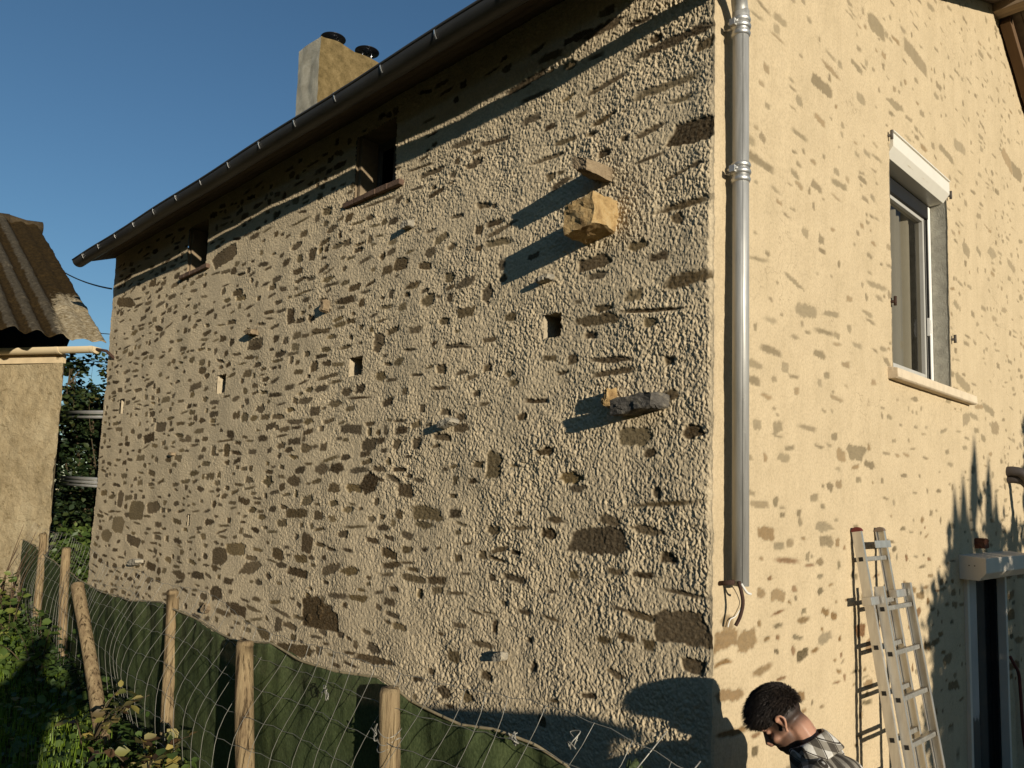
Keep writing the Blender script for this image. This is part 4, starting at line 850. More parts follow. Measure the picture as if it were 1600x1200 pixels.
# scrap of the same cloth caught on the wire
sx_, sz_ = np.meshgrid(np.linspace(-.5, .5, 14), np.linspace(0, 1, 22))
wdt = .018+.075*sz_
Ps = np.stack([.60+sx_*wdt*1.3+.10*sz_+.012*np.sin(sz_*11), -1.42+.02*np.sin(sx_*7+sz_*5), 1.735-.20*sz_+.012*np.sin(sx_*9)], -1)
sc_ = grid_mesh('cloth_scrap', Ps, None, None, M_cloth); q = sc_.modifiers.new('thickness', 'SOLIDIFY'); q.thickness = .003
tag(sc_, 'small twisted scrap of green cloth caught on the wire near the house corner', 'cloth scrap')
# ---------------------------------------------------------------- foliage
def leaf_mat(name, cols, rough=.5):
    m = NM(name, rough, 0, .35); t = m.attr('hue')
    m.color(m.ramp(t, cols))
    m.b.inputs['Transmission Weight'].default_value = 0
    tr = m.n('BsdfTranslucent'); m.l(m.ramp(t, [(p, (min(1, c_[0]*1.3), min(1, c_[1]*1.4), c_[2]*.6)) for p, c_ in cols]), tr.inputs[0])
    mx = m.n('MixShader'); mx.inputs[0].default_value = .25; m.l(m.b.outputs[0], mx.inputs[1]); m.l(tr.outputs[0], mx.inputs[2]); m.l(mx.outputs[0], m.out.inputs[0])
    return m.m
LEAF = np.array([(0, 0, 0), (.30, .26, .05), (.34, .60, .05), (0, 1.0, -.10), (-.34, .60, .05), (-.30, .26, .05), (0, .45, -.04)])
LF = [(0, 1, 2, 6), (6, 2, 3), (6, 3, 4), (0, 6, 4, 5)]
def leaves(name, pts, sizes, dirs, hue, mat, parent=None, tilt=.6, seed=1):
    """one small folded leaf at every point; dirs = direction the leaf tip points in"""
    rs = np.random.RandomState(seed); n = len(pts); pts = np.asarray(pts); dirs = np.asarray(dirs, float)
    dirs = dirs/np.linalg.norm(dirs, axis=1)[:, None]
    up_ = np.tile([0, 0, 1.0], (n, 1))+rs.normal(0, tilt, (n, 3))
    X = np.cross(dirs, up_); X /= np.linalg.norm(X, axis=1)[:, None]+1e-9; N = np.cross(X, dirs)
    s_ = np.asarray(sizes)[:, None, None]
    Vv = pts[:, None]+s_*(LEAF[None, :, 0, None]*X[:, None]+LEAF[None, :, 1, None]*dirs[:, None]+LEAF[None, :, 2, None]*N[:, None])
    verts = Vv.reshape(-1, 3)
    base = np.arange(n)*7
    loops = []; starts = []; 
    tot = [np.array(f) for f in LF]; per = np.concatenate(tot); cnt = [len(f) for f in LF]
    li = (base[:, None]+per[None]).reshape(-1); st = np.cumsum([0]+cnt)[:-1]
    st = (np.arange(n)[:, None]*len(per)+st[None]).reshape(-1)
    me = bpy.data.meshes.new(name); me.vertices.add(len(verts)); me.vertices.foreach_set('co', verts.reshape(-1).astype(np.float32))
    me.loops.add(len(li)); me.loops.foreach_set('vertex_index', li.astype(np.int32))
    me.polygons.add(len(st)); me.polygons.foreach_set('loop_start', st.astype(np.int32)); me.update(calc_edges=True)
    at = me.attributes.new('hue', 'FLOAT', 'POINT'); at.data.foreach_set('value', np.repeat(np.asarray(hue), 7).astype(np.float32))
    return link(name, me, mat, parent)
GREENS = [(0, (.030, .055, .014)), (.35, (.065, .105, .024)), (.65, (.11, .155, .032)), (.85, (.19, .20, .045)), (1, (.30, .22, .06))]
M_leaf = leaf_mat('weed_leaf', GREENS)
M_dleaf = leaf_mat('hedge_leaf', [(0, (.012, .026, .010)), (.5, (.030, .05, .016)), (.9, (.06, .075, .02)), (1, (.13, .09, .03))])
M_aleaf = leaf_mat('autumn_leaf', [(0, (.05, .03, .018)), (.3, (.10, .055, .028)), (.55, (.14, .15, .04)), (.8, (.34, .26, .07)), (1, (.42, .36, .16))])
M_grass = leaf_mat('grass_blade', [(0, (.055, .10, .010)), (.5, (.12, .19, .015)), (1, (.22, .27, .04))])
M_stem = plain('plant_stem', (.07, .05, .025), .8, var=.3)
def rdir(n, upb=.3, rs=rng):
    d = rs.normal(0, 1, (n, 3)); d[:, 2] = d[:, 2]*.5+upb; return d
# ground cover of nettles and ivy on the garden bank
n = 15000; rs = np.random.RandomState(3)
x = -rs.rand(n)**1.0*9.0+.6; off = rs.rand(n)**1.3
yb_ = np.interp(x, FX, FY); y = yb_-.02-off*2.6
h = np.abs(rs.normal(0, 1, n))*.09*(.4+.6*(.5+.5*pn(x*1.4, y*1.4, 130)))+.01
near_f = np.exp(-((yb_-y)/.45)**2); h *= .6+1.1*near_f*(1-sstep(-1.9, -1.3, x))
dn = .5+.5*pn(x*.9, y*.9, 131); okk = (rs.rand(n) < .35+.65*dn) & ~((x > -1.0) & (y > yb_-.35))
x, y, h = x[okk], y[okk], h[okk]
pts = np.stack([x, y, gheight(x, y)+h], -1)
o = leaves('weeds', pts, .03+.045*rs.rand(len(x)), rdir(len(x), .1, rs), np.clip(.25+.25*rs.rand(len(x))+.35*pn(x*1.2, y*1.2, 132), 0, 1), M_leaf, seed=4)
tag(o, 'low leafy weeds covering the garden bank along the fence', 'weeds', None, 'stuff')
# turf
n = 34000; x = -10.5*rs.rand(n)+.2; y = np.interp(x, FX, FY)-.15-3.0*rs.rand(n)
z = gheight(x, y); ht = .05+.09*rs.rand(n); az = rs.rand(n)*6.283; bn = .04*rs.rand(n); wx = .004
ca, sa = np.cos(az), np.sin(az)
Vg = np.stack([np.stack([x-ca*wx, y-sa*wx, z-.01], -1), np.stack([x+ca*wx, y+sa*wx, z-.01], -1), np.stack([x+ca*wx*.7-sa*bn*.4, y+sa*wx*.7+ca*bn*.4, z+ht*.6], -1), np.stack([x-ca*wx*.7-sa*bn*.4, y-sa*wx*.7+ca*bn*.4, z+ht*.6], -1), np.stack([x-sa*bn, y+ca*bn, z+ht], -1)], 1).reshape(-1, 3)
me = bpy.data.meshes.new('grass'); me.vertices.add(len(Vg)); me.vertices.foreach_set('co', Vg.reshape(-1).astype(np.float32))
b_ = np.arange(n)*5; li = (b_[:, None]+np.array([0, 1, 2, 3, 3, 2, 4])[None]).reshape(-1); st = (np.arange(n)[:, None]*7+np.array([0, 4])[None]).reshape(-1)
me.loops.add(len(li)); me.loops.foreach_set('vertex_index', li.astype(np.int32)); me.polygons.add(len(st)); me.polygons.foreach_set('loop_start', st.astype(np.int32)); me.update(calc_edges=True)
at = me.attributes.new('hue', 'FLOAT', 'POINT'); at.data.foreach_set('value', np.repeat(np.clip(.4+.4*pn(x*2, y*2, 133)+.25*rs.rand(n), 0, 1), 5).astype(np.float32))
tag(link('grass', me, M_grass), 'bright short grass on the garden side of the fence', 'grass', None, 'stuff')
# sprigs with yellowing leaves growing through the fence
def sprig(name, base, tips, lsize, lab, grp, mat, per=9, huer=(0, 1), seed=0, cat='shrub'):
    rs_ = np.random.RandomState(seed); root = tag(empty(name, base), lab, cat, grp)
    st_ = MB(); P_, D_, S_, H_ = [], [], [], []
    for tip in tips:
        b0 = Vector(base); t0 = Vector(tip); mid = b0.lerp(t0, .55)+Vector((0, 0, .06))
        pts_ = catmull([b0-Vector((0, 0, .05)), mid, t0], 6); st_.tube(pts_, [.006*(1-.7*i/len(pts_)) for i in range(len(pts_))], 5)
        for k in range(per):
            q = .25+.75*(k+rs_.rand()*.5)/per; p = pts_[min(len(pts_)-1, int(q*len(pts_)))]
            d = Vector((rs_.normal(), rs_.normal(), rs_.normal()*.5+.1)); P_.append(p+d*.01); D_.append(d); S_.append(lsize*(.6+.6*rs_.rand())); H_.append(rs_.uniform(*huer))
    st_.build('stem', M_stem, root); leaves('foliage', np.array(P_), S_, np.array(D_), H_, mat, root, .5, seed+1)
sprig('sapling', (-2.55, -1.62, .88), [(-2.25, -1.58, 1.10), (-2.05, -1.60, 1.06), (-2.15, -1.75, 1.13), (-2.0, -1.66, .98), (-2.45, -1.7, 1.16), (-2.3, -1.5, 1.18), (-2.2, -1.9, 1.0), (-2.7, -1.85, 1.06)], .075, 'low shrub with brown and yellow autumn leaves at the foot of the third post', None, M_aleaf, 12, (0, 1), 21)
sprig('sapling', (-3.25, -1.72, .90), [(-2.85, -1.60, 1.27), (-3.0, -1.62, 1.22), (-2.92, -1.7, 1.16), (-3.1, -1.6, 1.30), (-2.75, -1.56, 1.32), (-3.2, -1.85, 1.15)], .07, 'small shrub with reddish stems and a few yellow leaves beside the leaning post', None, M_aleaf, 8, (.15, 1), 22)
sprig('bramble', (-5.2, -1.5, .95), [(-5.5, -1.45, 1.45), (-5.0, -1.5, 1.4), (-5.8, -1.6, 1.35), (-4.8, -1.7, 1.2), (-5.5, -1.8, 1.25), (-6.2, -1.4, 1.4)], .075, 'green leafy bramble climbing between the fourth and fifth posts', None, M_leaf, 18, (.3, .75), 23)
sprig('bramble', (-6.9, -1.35, 1.0), [(-7.2, -1.3, 1.62), (-6.7, -1.3, 1.5), (-7.5, -1.5, 1.5), (-6.5, -1.6, 1.35), (-7.0, -1.7, 1.42), (-7.7, -1.35, 1.55), (-8.2, -1.3, 1.5)], .08, 'pale green bramble heaped at the foot of the barn wall', None, M_leaf, 22, (.45, .85), 24)
# dry stems leaning on the barn wall
dm = MB()
for k in range(9):
    bx = -8.6+rng.rand()*.9; by = fy(bx)-.05-rng.rand()*.2
    dm.tube(catmull([(bx, by, 1.0), (bx+.05+rng.rand()*.1, by, 1.5), (bx+.3+rng.rand()*.25, by+.05, 1.75+rng.rand()*.35)], 6), [.008-.006*i/12 for i in range(13)], 5)
tag(dm.build('dry_stems', plain('dry_stem', (.09, .055, .03), .9)), 'bundle of brown dry stems leaning between fence and barn wall', 'dry plant')
# shrubs filling the alley behind the house end
def shrub(name, base, boxes, n, lsize, mat, lab, cat='shrub', grp=None, huer=(0, 1), seed=0, limbs=7, trunk=.05):
    rs_ = np.random.RandomState(seed); root = tag(empty(name, base), lab, cat, grp); tm = MB(); b0 = Vector(base)
    P_, D_ = [], []
    tot = sum(b[6] for b in boxes)
    for (x0, y0, z0, x1, y1, z1, wgt) in boxes:
        k = int(n*wgt/tot); c0 = np.array([(x0+x1)/2, (y0+y1)/2, (z0+z1)/2]); hs0 = np.array([(x1-x0)/2, (y1-y0)/2, (z1-z0)/2])
        # leaf clumps on twigs
        ncl = max(6, k//26); cl_ = rs_.normal(0, 1, (ncl, 3)); cl_ /= np.linalg.norm(cl_, axis=1)[:, None]; cl_ *= (rs_.rand(ncl)**.45)[:, None]; cl_ = c0+cl_*hs0
        for c_ in cl_[:max(4, limbs)]:
            v_ = Vector(c_); tm.tube(catmull([b0, b0.lerp(v_, .5)+Vector((rs_.normal(0, .05), rs_.normal(0, .05), .1)), v_], 5), [trunk*(1-.09*i) if i < 9 else trunk*.15 for i in range(11)], 6)
        idx_ = rs_.randint(0, ncl, k); sp = np.array([.12, .12, .10])*max(.6, float(np.mean(hs0)))
        p_ = cl_[idx_]+rs_.normal(0, 1, (k, 3))*sp; P_.append(p_); D_.append(rdir(k, 0, rs_)+(p_-c0)*.8)
    P_ = np.concatenate(P_); D_ = np.concatenate(D_)
    tm.build('trunk', M_stem, root); leaves('crown', P_, lsize*(.6+.7*rs_.rand(len(P_))), D_, rs_.uniform(*huer, len(P_)), mat, root, .6, seed+2)
    return root
shrub('shrub', (-11.4, .7, .9), [(-12.8, -.1, 1.0, -10.3, 1.5, 3.5, 3), (-12.2, .0, 3.0, -10.8, 1.2, 4.15, 1.2)], 12000, .085, M_dleaf, 'tall dark evergreen shrub filling the alley behind the rails', huer=(0, .8), seed=31, limbs=12)
shrub('shrub', (-10.6, .5, 2.5), [(-10.9, .05, 3.5, -10.2, .65, 4.6, 1)], 300, .085, M_dleaf, 'thin twiggy shrub with sparse leaves against the sky beside the house end', huer=(.1, 1), seed=32, limbs=5, trunk=.009)
shrub('climber', (-9.75, -.26, 3.9), [(-10.1, -.32, 4.0, -9.62, -.05, 4.32, 1), (-10.1, -.3, 3.2, -9.7, -.05, 4.0, .8)], 420, .075, M_dleaf, 'dark climber hanging from the top corner of the barn wall', 'climber', huer=(.2, .95), seed=33, limbs=5, trunk=.014)
shrub('shrub', (-10.0, .0, .95), [(-10.4, -.3, 1.0, -9.2, .4, 2.0, 1)], 1500, .085, M_leaf, 'bright green bush at the bottom of the alley below the rails', huer=(.2, .7), seed=34, limbs=8, trunk=.02)
shrub('shrub', (-14.5, 3.5, .9), [(-17, 1.5, 1.0, -12.5, 6.5, 3.9, 1)], 6500, .12, M_dleaf, 'far dark hedge closing the end of the alley', 'hedge', huer=(0, .6), seed=35, limbs=10)

# ---------------------------------------------------------------- people
def skin_obj(chains, radii, sub=2):
    """chains: list of vertex-name paths; radii: name -> (pos, radius)"""
    names = list(radii); me = bpy.data.meshes.new('tmp'); edges = set()
    for ch in chains:
        for a, b in zip(ch, ch[1:]): edges.add((names.index(a), names.index(b)))
    me.from_pydata([radii[n_][0] for n_ in names], list(edges), []); me.update()
    o = bpy.data.objects.new('tmp', me); col.objects.link(o)
    sk_ = o.modifiers.new('skin', 'SKIN'); 
    for i, n_ in enumerate(names):
        r_ = radii[n_][1]; r_ = r_ if isinstance(r_, tuple) else (r_, r_)
        me.skin_vertices[0].data[i].radius = r_; me.skin_vertices[0].data[i].use_root = (i == 0)
    sk_.use_smooth_shade = True
    ss = o.modifiers.new('sub', 'SUBSURF'); ss.levels = sub; ss.render_levels = sub
    dg = bpy.context.evaluated_depsgraph_get(); ev = o.evaluated_get(dg); out = bpy.data.meshes.new_from_object(ev)
    bpy.data.objects.remove(o); return out
def voxel(mes, size, smooth_it=2):
    bm = bmesh.new()
    for m_ in mes: bm.from_mesh(m_)
    me = bpy.data.meshes.new('tmp'); bm.to_mesh(me); bm.free()
    o = bpy.data.objects.new('tmp', me); col.objects.link(o)
    r_ = o.modifiers.new('remesh', 'REMESH'); r_.mode = 'VOXEL'; r_.voxel_size = size; r_.use_smooth_shade = True
    if smooth_it: s_ = o.modifiers.new('smooth', 'SMOOTH'); s_.iterations = smooth_it; s_.factor = .5
    dg = bpy.context.evaluated_depsgraph_get(); out = bpy.data.meshes.new_from_object(o.evaluated_get(dg)); bpy.data.objects.remove(o); return out
def biggest(me):
    bm = bmesh.new(); bm.from_mesh(me); seen = set(); best = []
    for v0 in bm.verts:
        if v0 in seen: continue
        st_ = [v0]; comp = []; seen.add(v0)
        while st_:
            a = st_.pop(); comp.append(a)
            for e in a.link_edges:
                b = e.other_vert(a)
                if b not in seen: seen.add(b); st_.append(b)
        if len(comp) > len(best): best = comp
    keepv = set(best); bmesh.ops.delete(bm, geom=[v_ for v_ in bm.verts if v_ not in keepv], context='VERTS'); bm.to_mesh(me); bm.free()
def ell(center, rad, rot=None, seg=20):
    bm = bmesh.new(); bmesh.ops.create_uvsphere(bm, u_segments=seg, v_segments=seg//2+2, radius=1)
    M_ = Matrix.Translation(Vector(center)) @ ((rot or Matrix()).to_4x4()) @ Matrix.Diagonal((*rad, 1))
    bm.transform(M_); me = bpy.data.meshes.new('tmp'); bm.to_mesh(me); bm.free(); return me
def tubeme(pts, r):
    m_ = MB(); m_.tube(pts, r, 10); me = bpy.data.meshes.new('tmp'); me.from_pydata(m_.v, [], m_.f); me.update(); return me
M_skin = NM('skin', .5, 0, .35)
M_skin.b.inputs['Subsurface Weight'].default_value = .12; M_skin.b.inputs['Subsurface Radius'].default_value = (.012, .005, .003)
fade = M_skin.attr('stubble'); sk_c = M_skin.ramp(M_skin.noise(18, 5, .6), [(.3, (.36, .185, .115)), (.7, (.44, .235, .15))])
M_skin.color(M_skin.mix(fade, sk_c, (.016, .010, .007))); M_skin = M_skin.m
M_hair = NM('dark_hair', .55, 0, .3); M_hair.color(M_hair.ramp(M_hair.noise(60, 3, .6), [(.3, (.010, .007, .005)), (.7, (.030, .020, .013))])); M_hair = M_hair.m
def plaid():
    m = NM('plaid_flannel', .95, 0, .05); v = m.coord(); sp = m.n('SeparateXYZ'); m.l(v, sp.inputs[0])
    def stripe(ax_, per, wd_, ph):
        q = m.mth('FRACT', m.mth('ADD', m.mth('DIVIDE', ax_, per), ph)); return m.mth('LESS_THAN', q, wd_)
    hx = m.mth('ADD', m.mth('MULTIPLY', sp.outputs[1], .9), m.mth('MULTIPLY', sp.outputs[0], .35)); hz = m.mth('ADD', sp.outputs[2], m.mth('MULTIPLY', sp.outputs[0], .25))
    a = m.mth('ADD', stripe(hx, .055, .45, .1), stripe(hz, .055, .45, .3)); cc = m.ramp(m.mth('MULTIPLY', a, .5), [(0, (.60, .57, .50)), (.5, (.25, .225, .18)), (1, (.075, .065, .052))])
    m_ = m.t.nodes[-1]
    l1 = m.mth('MAXIMUM', stripe(hx, .055, .07, .62), stripe(hz, .055, .07, .82))
    cc = m.mix(l1, cc, (.06, .05, .04)); cc = m.mix(1, cc, m.ramp(m.noise(40, 4, .6, v), [(.3, (.8, .8, .8)), (.7, (1.1, 1.1, 1.1))]), 'MULTIPLY')
    m.color(cc); m.bump(m.noise(25, 4, .6, v), .5, .01); return m.m
M_plaid = plaid(); M_trous = plain('dark_work_trousers', (.03, .032, .038), .9, var=.3, scale=10); M_shoe = plain('brown_boot', (.05, .03, .02), .7); M_coat = plain('grey_jacket', (.09, .09, .095), .85, var=.2)
M_under = plain('black_tshirt', (.012, .012, .014), .9)
def person(origin, facing, head_pitch, J, shirt_mat, label, hand_pose, hair_style=True, lean=0):
    """J: joint table in the body frame x forward, y left, z up (metres from the ground below the body)"""
    fx = Vector((facing[0], facing[1], 0)).normalized(); ly = Vector((-fx.y, fx.x, 0)); B = Matrix((fx, ly, Vector((0, 0, 1)))).transposed().to_4x4(); B.translation = Vector(origin)
    W = lambda p: B @ Vector(p)
    root = tag(empty('person', origin), label, 'person')
    hc = Vector(J['head']); Rh = Matrix.Rotation(head_pitch, 3, 'Y')
    hd = lambda p: W(hc+Rh @ Vector(p))
    Bh = (B.to_3x3() @ Rh)
    rad = {k: (W(J[k]), r_) for k, r_ in (('pelvis', (.155, .115)), ('belly', (.15, .11)), ('chest', (.165, .12)), ('neckb', (.075, .07)), ('neckt', (.058, .06)),
        ('shl', .068), ('ell', .046), ('wrl', .03), ('shr', .068), ('elr', .046), ('wrr', .03), ('hipl', .095), ('knl', .062), ('anl', .042), ('tol', .034), ('hipr', .095), ('knr', .062), ('anr', .042), ('tor', .034))}
    body = skin_obj([('pelvis', 'belly', 'chest', 'neckb', 'neckt'), ('chest', 'shl', 'ell', 'wrl'), ('chest', 'shr', 'elr', 'wrr'), ('pelvis', 'hipl', 'knl', 'anl', 'tol'), ('pelvis', 'hipr', 'knr', 'anr', 'tor')], rad)
    parts = [body, ell(hd((-.012, 0, .045)), (.098, .078, .088), Bh), ell(hd((.028, 0, -.03)), (.066, .060, .078), Bh), ell(hd((.055, 0, -.088)), (.038, .038, .03), Bh),
             ell(hd((.082, 0, .038)), (.018, .05, .016), Bh), tubeme([hd((.088, 0, .025)), hd((.105, 0, -.005)), hd((.118, 0, -.028))], [.010, .012, .014]), ell(hd((.108, 0, -.033)), (.014, .017, .010), Bh),
             ell(hd((.088, 0, -.058)), (.014, .026, .007), Bh), ell(hd((.086, 0, -.072)), (.014, .024, .008), Bh), tubeme(catmull([hd((.0, 0, .01)), hd((-.028, 0, -.035)), W(J['neckt']), W(Vector(J['neckt']).lerp(Vector(J['neckb']), .6)), W(J['neckb'])], 4), [.03, .038, .046, .052, .056, .057, .057, .056, .056, .056, .057, .058, .060, .062, .065, .068, .07])]
    for sy in (1, -1):
        parts.append(ell(hd((.074, sy*.032, .015)), (.013, .015, .010), Bh)); parts.append(ell(hd((.062, sy*.042, -.025)), (.024, .022, .022), Bh))
        # ear: rim, back plate, lobe
        e0 = [(-.002, .075, -.022), (-.010, .083, -.012), (-.026, .091, .006), (-.030, .094, .024), (-.018, .093, .038), (-.002, .089, .036), (.006, .083, .022)]
        parts.append(tubeme(catmull([hd((a, sy*b, c_)) for a, b, c_ in e0], 4), .0062)); parts.append(ell(hd((-.010, sy*.079, .010)), (.017, .006, .026), Bh)); parts.append(ell(hd((.0, sy*.078, -.026)), (.008, .006, .010), Bh))
    # hands: palm, four unequal bent fingers, thumb from the side of the palm
    for side, wr, el_ in (('l', 'wrl', 'ell'), ('r', 'wrr', 'elr')):
        sg = 1 if side == 'l' else -1
        wv = Vector(J[wr]); d = (wv-Vector(J[el_])).normalized(); across = Vector(hand_pose[side]).normalized(); across = (across-d*across.dot(d)).normalized(); nrm = d.cross(across)
        pm = wv+d*.05
        Rp = Matrix((d, across, nrm)).transposed(); parts.append(ell(W(pm), (.052, .040, .016), B.to_3x3() @ Rp))
        for k, (o_, ln_) in enumerate(((.030, .070), (.010, .080), (-.010, .075), (-.029, .058))):
            p0 = wv+d*.085+across*o_; c1_ = p0+d*ln_*.45+nrm*.008; c2_ = c1_+d*ln_*.25+nrm*ln_*.28; c3_ = c2_+d*ln_*.05+nrm*ln_*.28
            parts.append(tubeme([W(p0-d*.045), W(p0), W(c1_), W(c2_), W(c3_)], [.0095, .0092, .0085, .0078, .0062]))
        t0 = wv+d*.03+across*.032; parts.append(tubeme([W(t0-across*.025), W(t0+across*.016+d*.016), W(t0+across*.026+d*.042+nrm*.006), W(t0+across*.022+d*.064+nrm*.014)], [.012, .0115, .010, .0075]))
    me = voxel(parts, .0055, 2); biggest(me)
    # close-cropped sides, beard shadow
    co = np.array([v_.co[:] for v_ in me.vertices]); Mi = np.array(Bh.transposed()); loc = (co-np.array(hd((0, 0, 0))[:])) @ Mi.T
    x, y, z = loc.T; hr = np.linalg.norm(loc, axis=1)
    side = sstep(-.065, -.0, z+.10*np.clip(-x, -.1, .1))*sstep(.075, .03, x)*.97
    beard = sstep(.0, .03, x+.02)*(1-sstep(-.045, -.02, z))*sstep(-.13, -.10, z)*.75
    stb = np.where(hr < .16, np.maximum(side, beard), 0); stb[(np.abs(y) > .079) & (hr < .12) & (z < .045) & (x > -.04)] = 0
    b_ = link('body', me, M_skin, root); at = me.attributes.new('stubble', 'FLOAT', 'POINT'); at.data.foreach_set('value', stb.astype(np.float32)); me.polygons.foreach_set('use_smooth', [True]*len(me.polygons))
    # shirt: one shell over trunk and arms
    g_ = .016
    rs_ = {k: (rad[k][0], tuple(q+g_+.010 for q in (rad[k][1] if isinstance(rad[k][1], tuple) else (rad[k][1],)*2))) for k in ('pelvis', 'belly', 'chest', 'shl', 'ell', 'shr', 'elr')}
    rs_['neckb'] = (W(Vector(J['neckb'])-Vector((0, 0, .02))), (.085, .08)); rs_['wl'] = (W(Vector(J['ell']).lerp(Vector(J['wrl']), .9)), .043); rs_['wr'] = (W(Vector(J['elr']).lerp(Vector(J['wrr']), .9)), .043)
    sh = skin_obj([('pelvis', 'belly', 'chest', 'neckb'), ('chest', 'shl', 'ell', 'wl'), ('chest', 'shr', 'elr', 'wr')], rs_)
    up_ = Vector(J['neckb'])-Vector((0, 0, .03)); trap = []
    for sg in ('shl', 'shr'): trap.append(tubeme([W(Vector(J['neckt']).lerp(Vector(J['neckb']), .9)), W(Vector(J['neckb']).lerp(Vector(J[sg]), .5)+Vector((0, 0, -.005))), W(J[sg])], [.055, .075, .085]))
    sm = voxel([sh, ell(W(Vector(J['chest'])+Vector((-.03, 0, .07))), (.135, .20, .155), B.to_3x3())]+trap, .010, 5)
    co = np.array([v_.co[:] for v_ in sm.vertices]); nn_ = np.array([v_.normal[:] for v_ in sm.vertices])
    wr_ = .006*pn(co[:, 0]*14+co[:, 2]*6, co[:, 1]*14-co[:, 2]*9, 140)+.004*pn(co[:, 2]*26, (co[:, 0]+co[:, 1])*12, 141); co += nn_*wr_[:, None]; sm.vertices.foreach_set('co', co.reshape(-1)); sm.polygons.foreach_set('use_smooth', [True]*len(sm.polygons))
    so = link('shirt', sm, shirt_mat, root)
    # stand-up collar folded over
    nb, ntp = Vector(J['neckb']), Vector(J['neckt']); ax_ = (ntp-nb).normalized(); u0 = Vector((1, 0, 0)); u0 = (u0-ax_*u0.dot(ax_)).normalized(); v0 = ax_.cross(u0)
    cv = []; cf = []; nq = 36; prof = [(-.015, .090), (.045, .078), (.074, .076), (.078, .083), (.045, .100), (-.010, .122)]
    for i in range(nq+1):
        a = R(22)+(2*math.pi-R(44))*i/nq
        for hh_, rr_ in prof:
            k_ = 1+.05*math.sin(a*5)+.03*math.sin(a*9+1); back = .5-.5*math.cos(a)
            cv.append(W(nb+ax_*(hh_+.012*back)+(u0*math.cos(a)+v0*math.sin(a)*1.02)*rr_*k_))
    for i in range(nq):
        for j in range(len(prof)-1): cf.append((i*6+j, i*6+6+j, i*6+7+j, i*6+1+j))
    cm = MB(); cm.add(cv, cf, True); co_ = cm.build('collar', shirt_mat, so); q = co_.modifiers.new('thickness', 'SOLIDIFY'); q.thickness = .004; q = co_.modifiers.new('s', 'SUBSURF'); q.levels = 1; q.render_levels = 1
    # trousers and boots
    rt_ = {k: (rad[k][0], tuple(q+.016 for q in (rad[k][1] if isinstance(rad[k][1], tuple) else (rad[k][1],)*2))) for k in ('pelvis', 'hipl', 'knl', 'hipr', 'knr')}
    for sd_ in 'lr': rt_['a'+sd_] = (W(Vector(J['an'+sd_])+Vector((0, 0, .03))), .07)
    link('trousers', voxel([skin_obj([('pelvis', 'hipl', 'knl', 'al'), ('pelvis', 'hipr', 'knr', 'ar')], rt_)], .014, 3), M_trous, root)
    for sd_ in 'lr':
        a_, t_ = Vector(J['an'+sd_]), Vector(J['to'+sd_]); link('boot', voxel([tubeme([W(a_+Vector((0, 0, .08))), W(a_-Vector((0, 0, .01))), W(Vector((a_.x-.05, a_.y, .045)))], [.058, .062, .05]), ell(W(a_.lerp(t_, .55)-Vector((0, 0, .005))), (.13, .052, .046), B.to_3x3())], .009, 2), M_shoe, root)
    # hair: thick tufts on top, short fringe hanging forward
    if hair_style:
        hm_ = MB(); rr = np.random.RandomState(5)
        cap = ell(hd((-.010, 0, .060)), (.098, .077, .083), Bh, 24); 
        bm = bmesh.new(); bm.from_mesh(cap); inv = Bh.inverted(); c0_ = hd((0, 0, 0))
        kill = [v_ for v_ in bm.verts if (lambda p: p.z < .016-.55*max(0, -p.x-.02)+.12*max(0, p.x))(inv @ (v_.co-c0_))]
        bmesh.ops.delete(bm, geom=kill, context='VERTS'); cp = bpy.data.meshes.new('t'); bm.to_mesh(cp); bm.free()
        hm_.add([v_.co for v_ in cp.vertices], [tuple(p.vertices) for p in cp.polygons], True)
        for k in range(7500):
            th = rr.uniform(-math.pi, math.pi); ph_ = rr.uniform(-.45, 1.57); p = Vector((-.010+.099*math.cos(ph_)*math.cos(th), .077*math.cos(ph_)*math.sin(th), .060+.085*math.sin(ph_)))
            lim = .022-.55*max(0, -p.x-.02)+.12*max(0, p.x)
            if p.z < lim: continue
            n_ = Vector(((p.x+.01)/.0098, p.y/.006, (p.z-.06)/.0074)).normalized(); tpf = min(1, max(0, (p.z-lim)/.05))
            d = (n_*(.35+.5*tpf)+Vector((.55+.5*(p.x+.08)/.16, .10*math.sin(p.x*60), .05))+Vector((rr.normal(0, .13), rr.normal(0, .13), rr.normal(0, .13)))).normalized()
            L_ = (.009+.026*tpf*(.4+.7*rr.rand()))*(1+.45*max(0, p.x)/.09); q1 = p+d*L_*.55; q2 = p+d*L_+Vector((.010, 0, -.004))*L_/.03
            hm_.tube([hd(p-n_*.006), hd(q1), hd(q2)], [.0015, .0012, .0002], 3, caps=False)
        hm_.build('hair', M_hair, root)
        # eyes and brows
        for sy in (1, -1):
            bm_ = MB(); bm_.tube([hd((.097, sy*.014, .036)), hd((.094, sy*.032, .041)), hd((.082, sy*.048, .036))], [.004, .005, .003], 6); bm_.build('eyebrow', M_hair, root)
    return root
BASE = dict(pelvis=(-.20, 0, .96), belly=(-.17, 0, 1.10), chest=(-.165, 0, 1.315), neckb=(-.120, 0, 1.515), neckt=(-.075, 0, 1.595), head=(.010, 0, 1.645),
    shl=(-.150, .19, 1.455), ell=(.0, .265, 1.16), wrl=(.20, .16, 1.06), shr=(-.150, -.19, 1.455), elr=(.0, -.265, 1.16), wrr=(.20, -.16, 1.06),
    hipl=(-.19, .10, .90), knl=(-.13, .12, .50), anl=(-.19, .13, .09), tol=(-.04, .15, .04), hipr=(-.19, -.10, .90), knr=(-.13, -.12, .50), anr=(-.19, -.13, .09), tor=(-.04, -.15, .04))
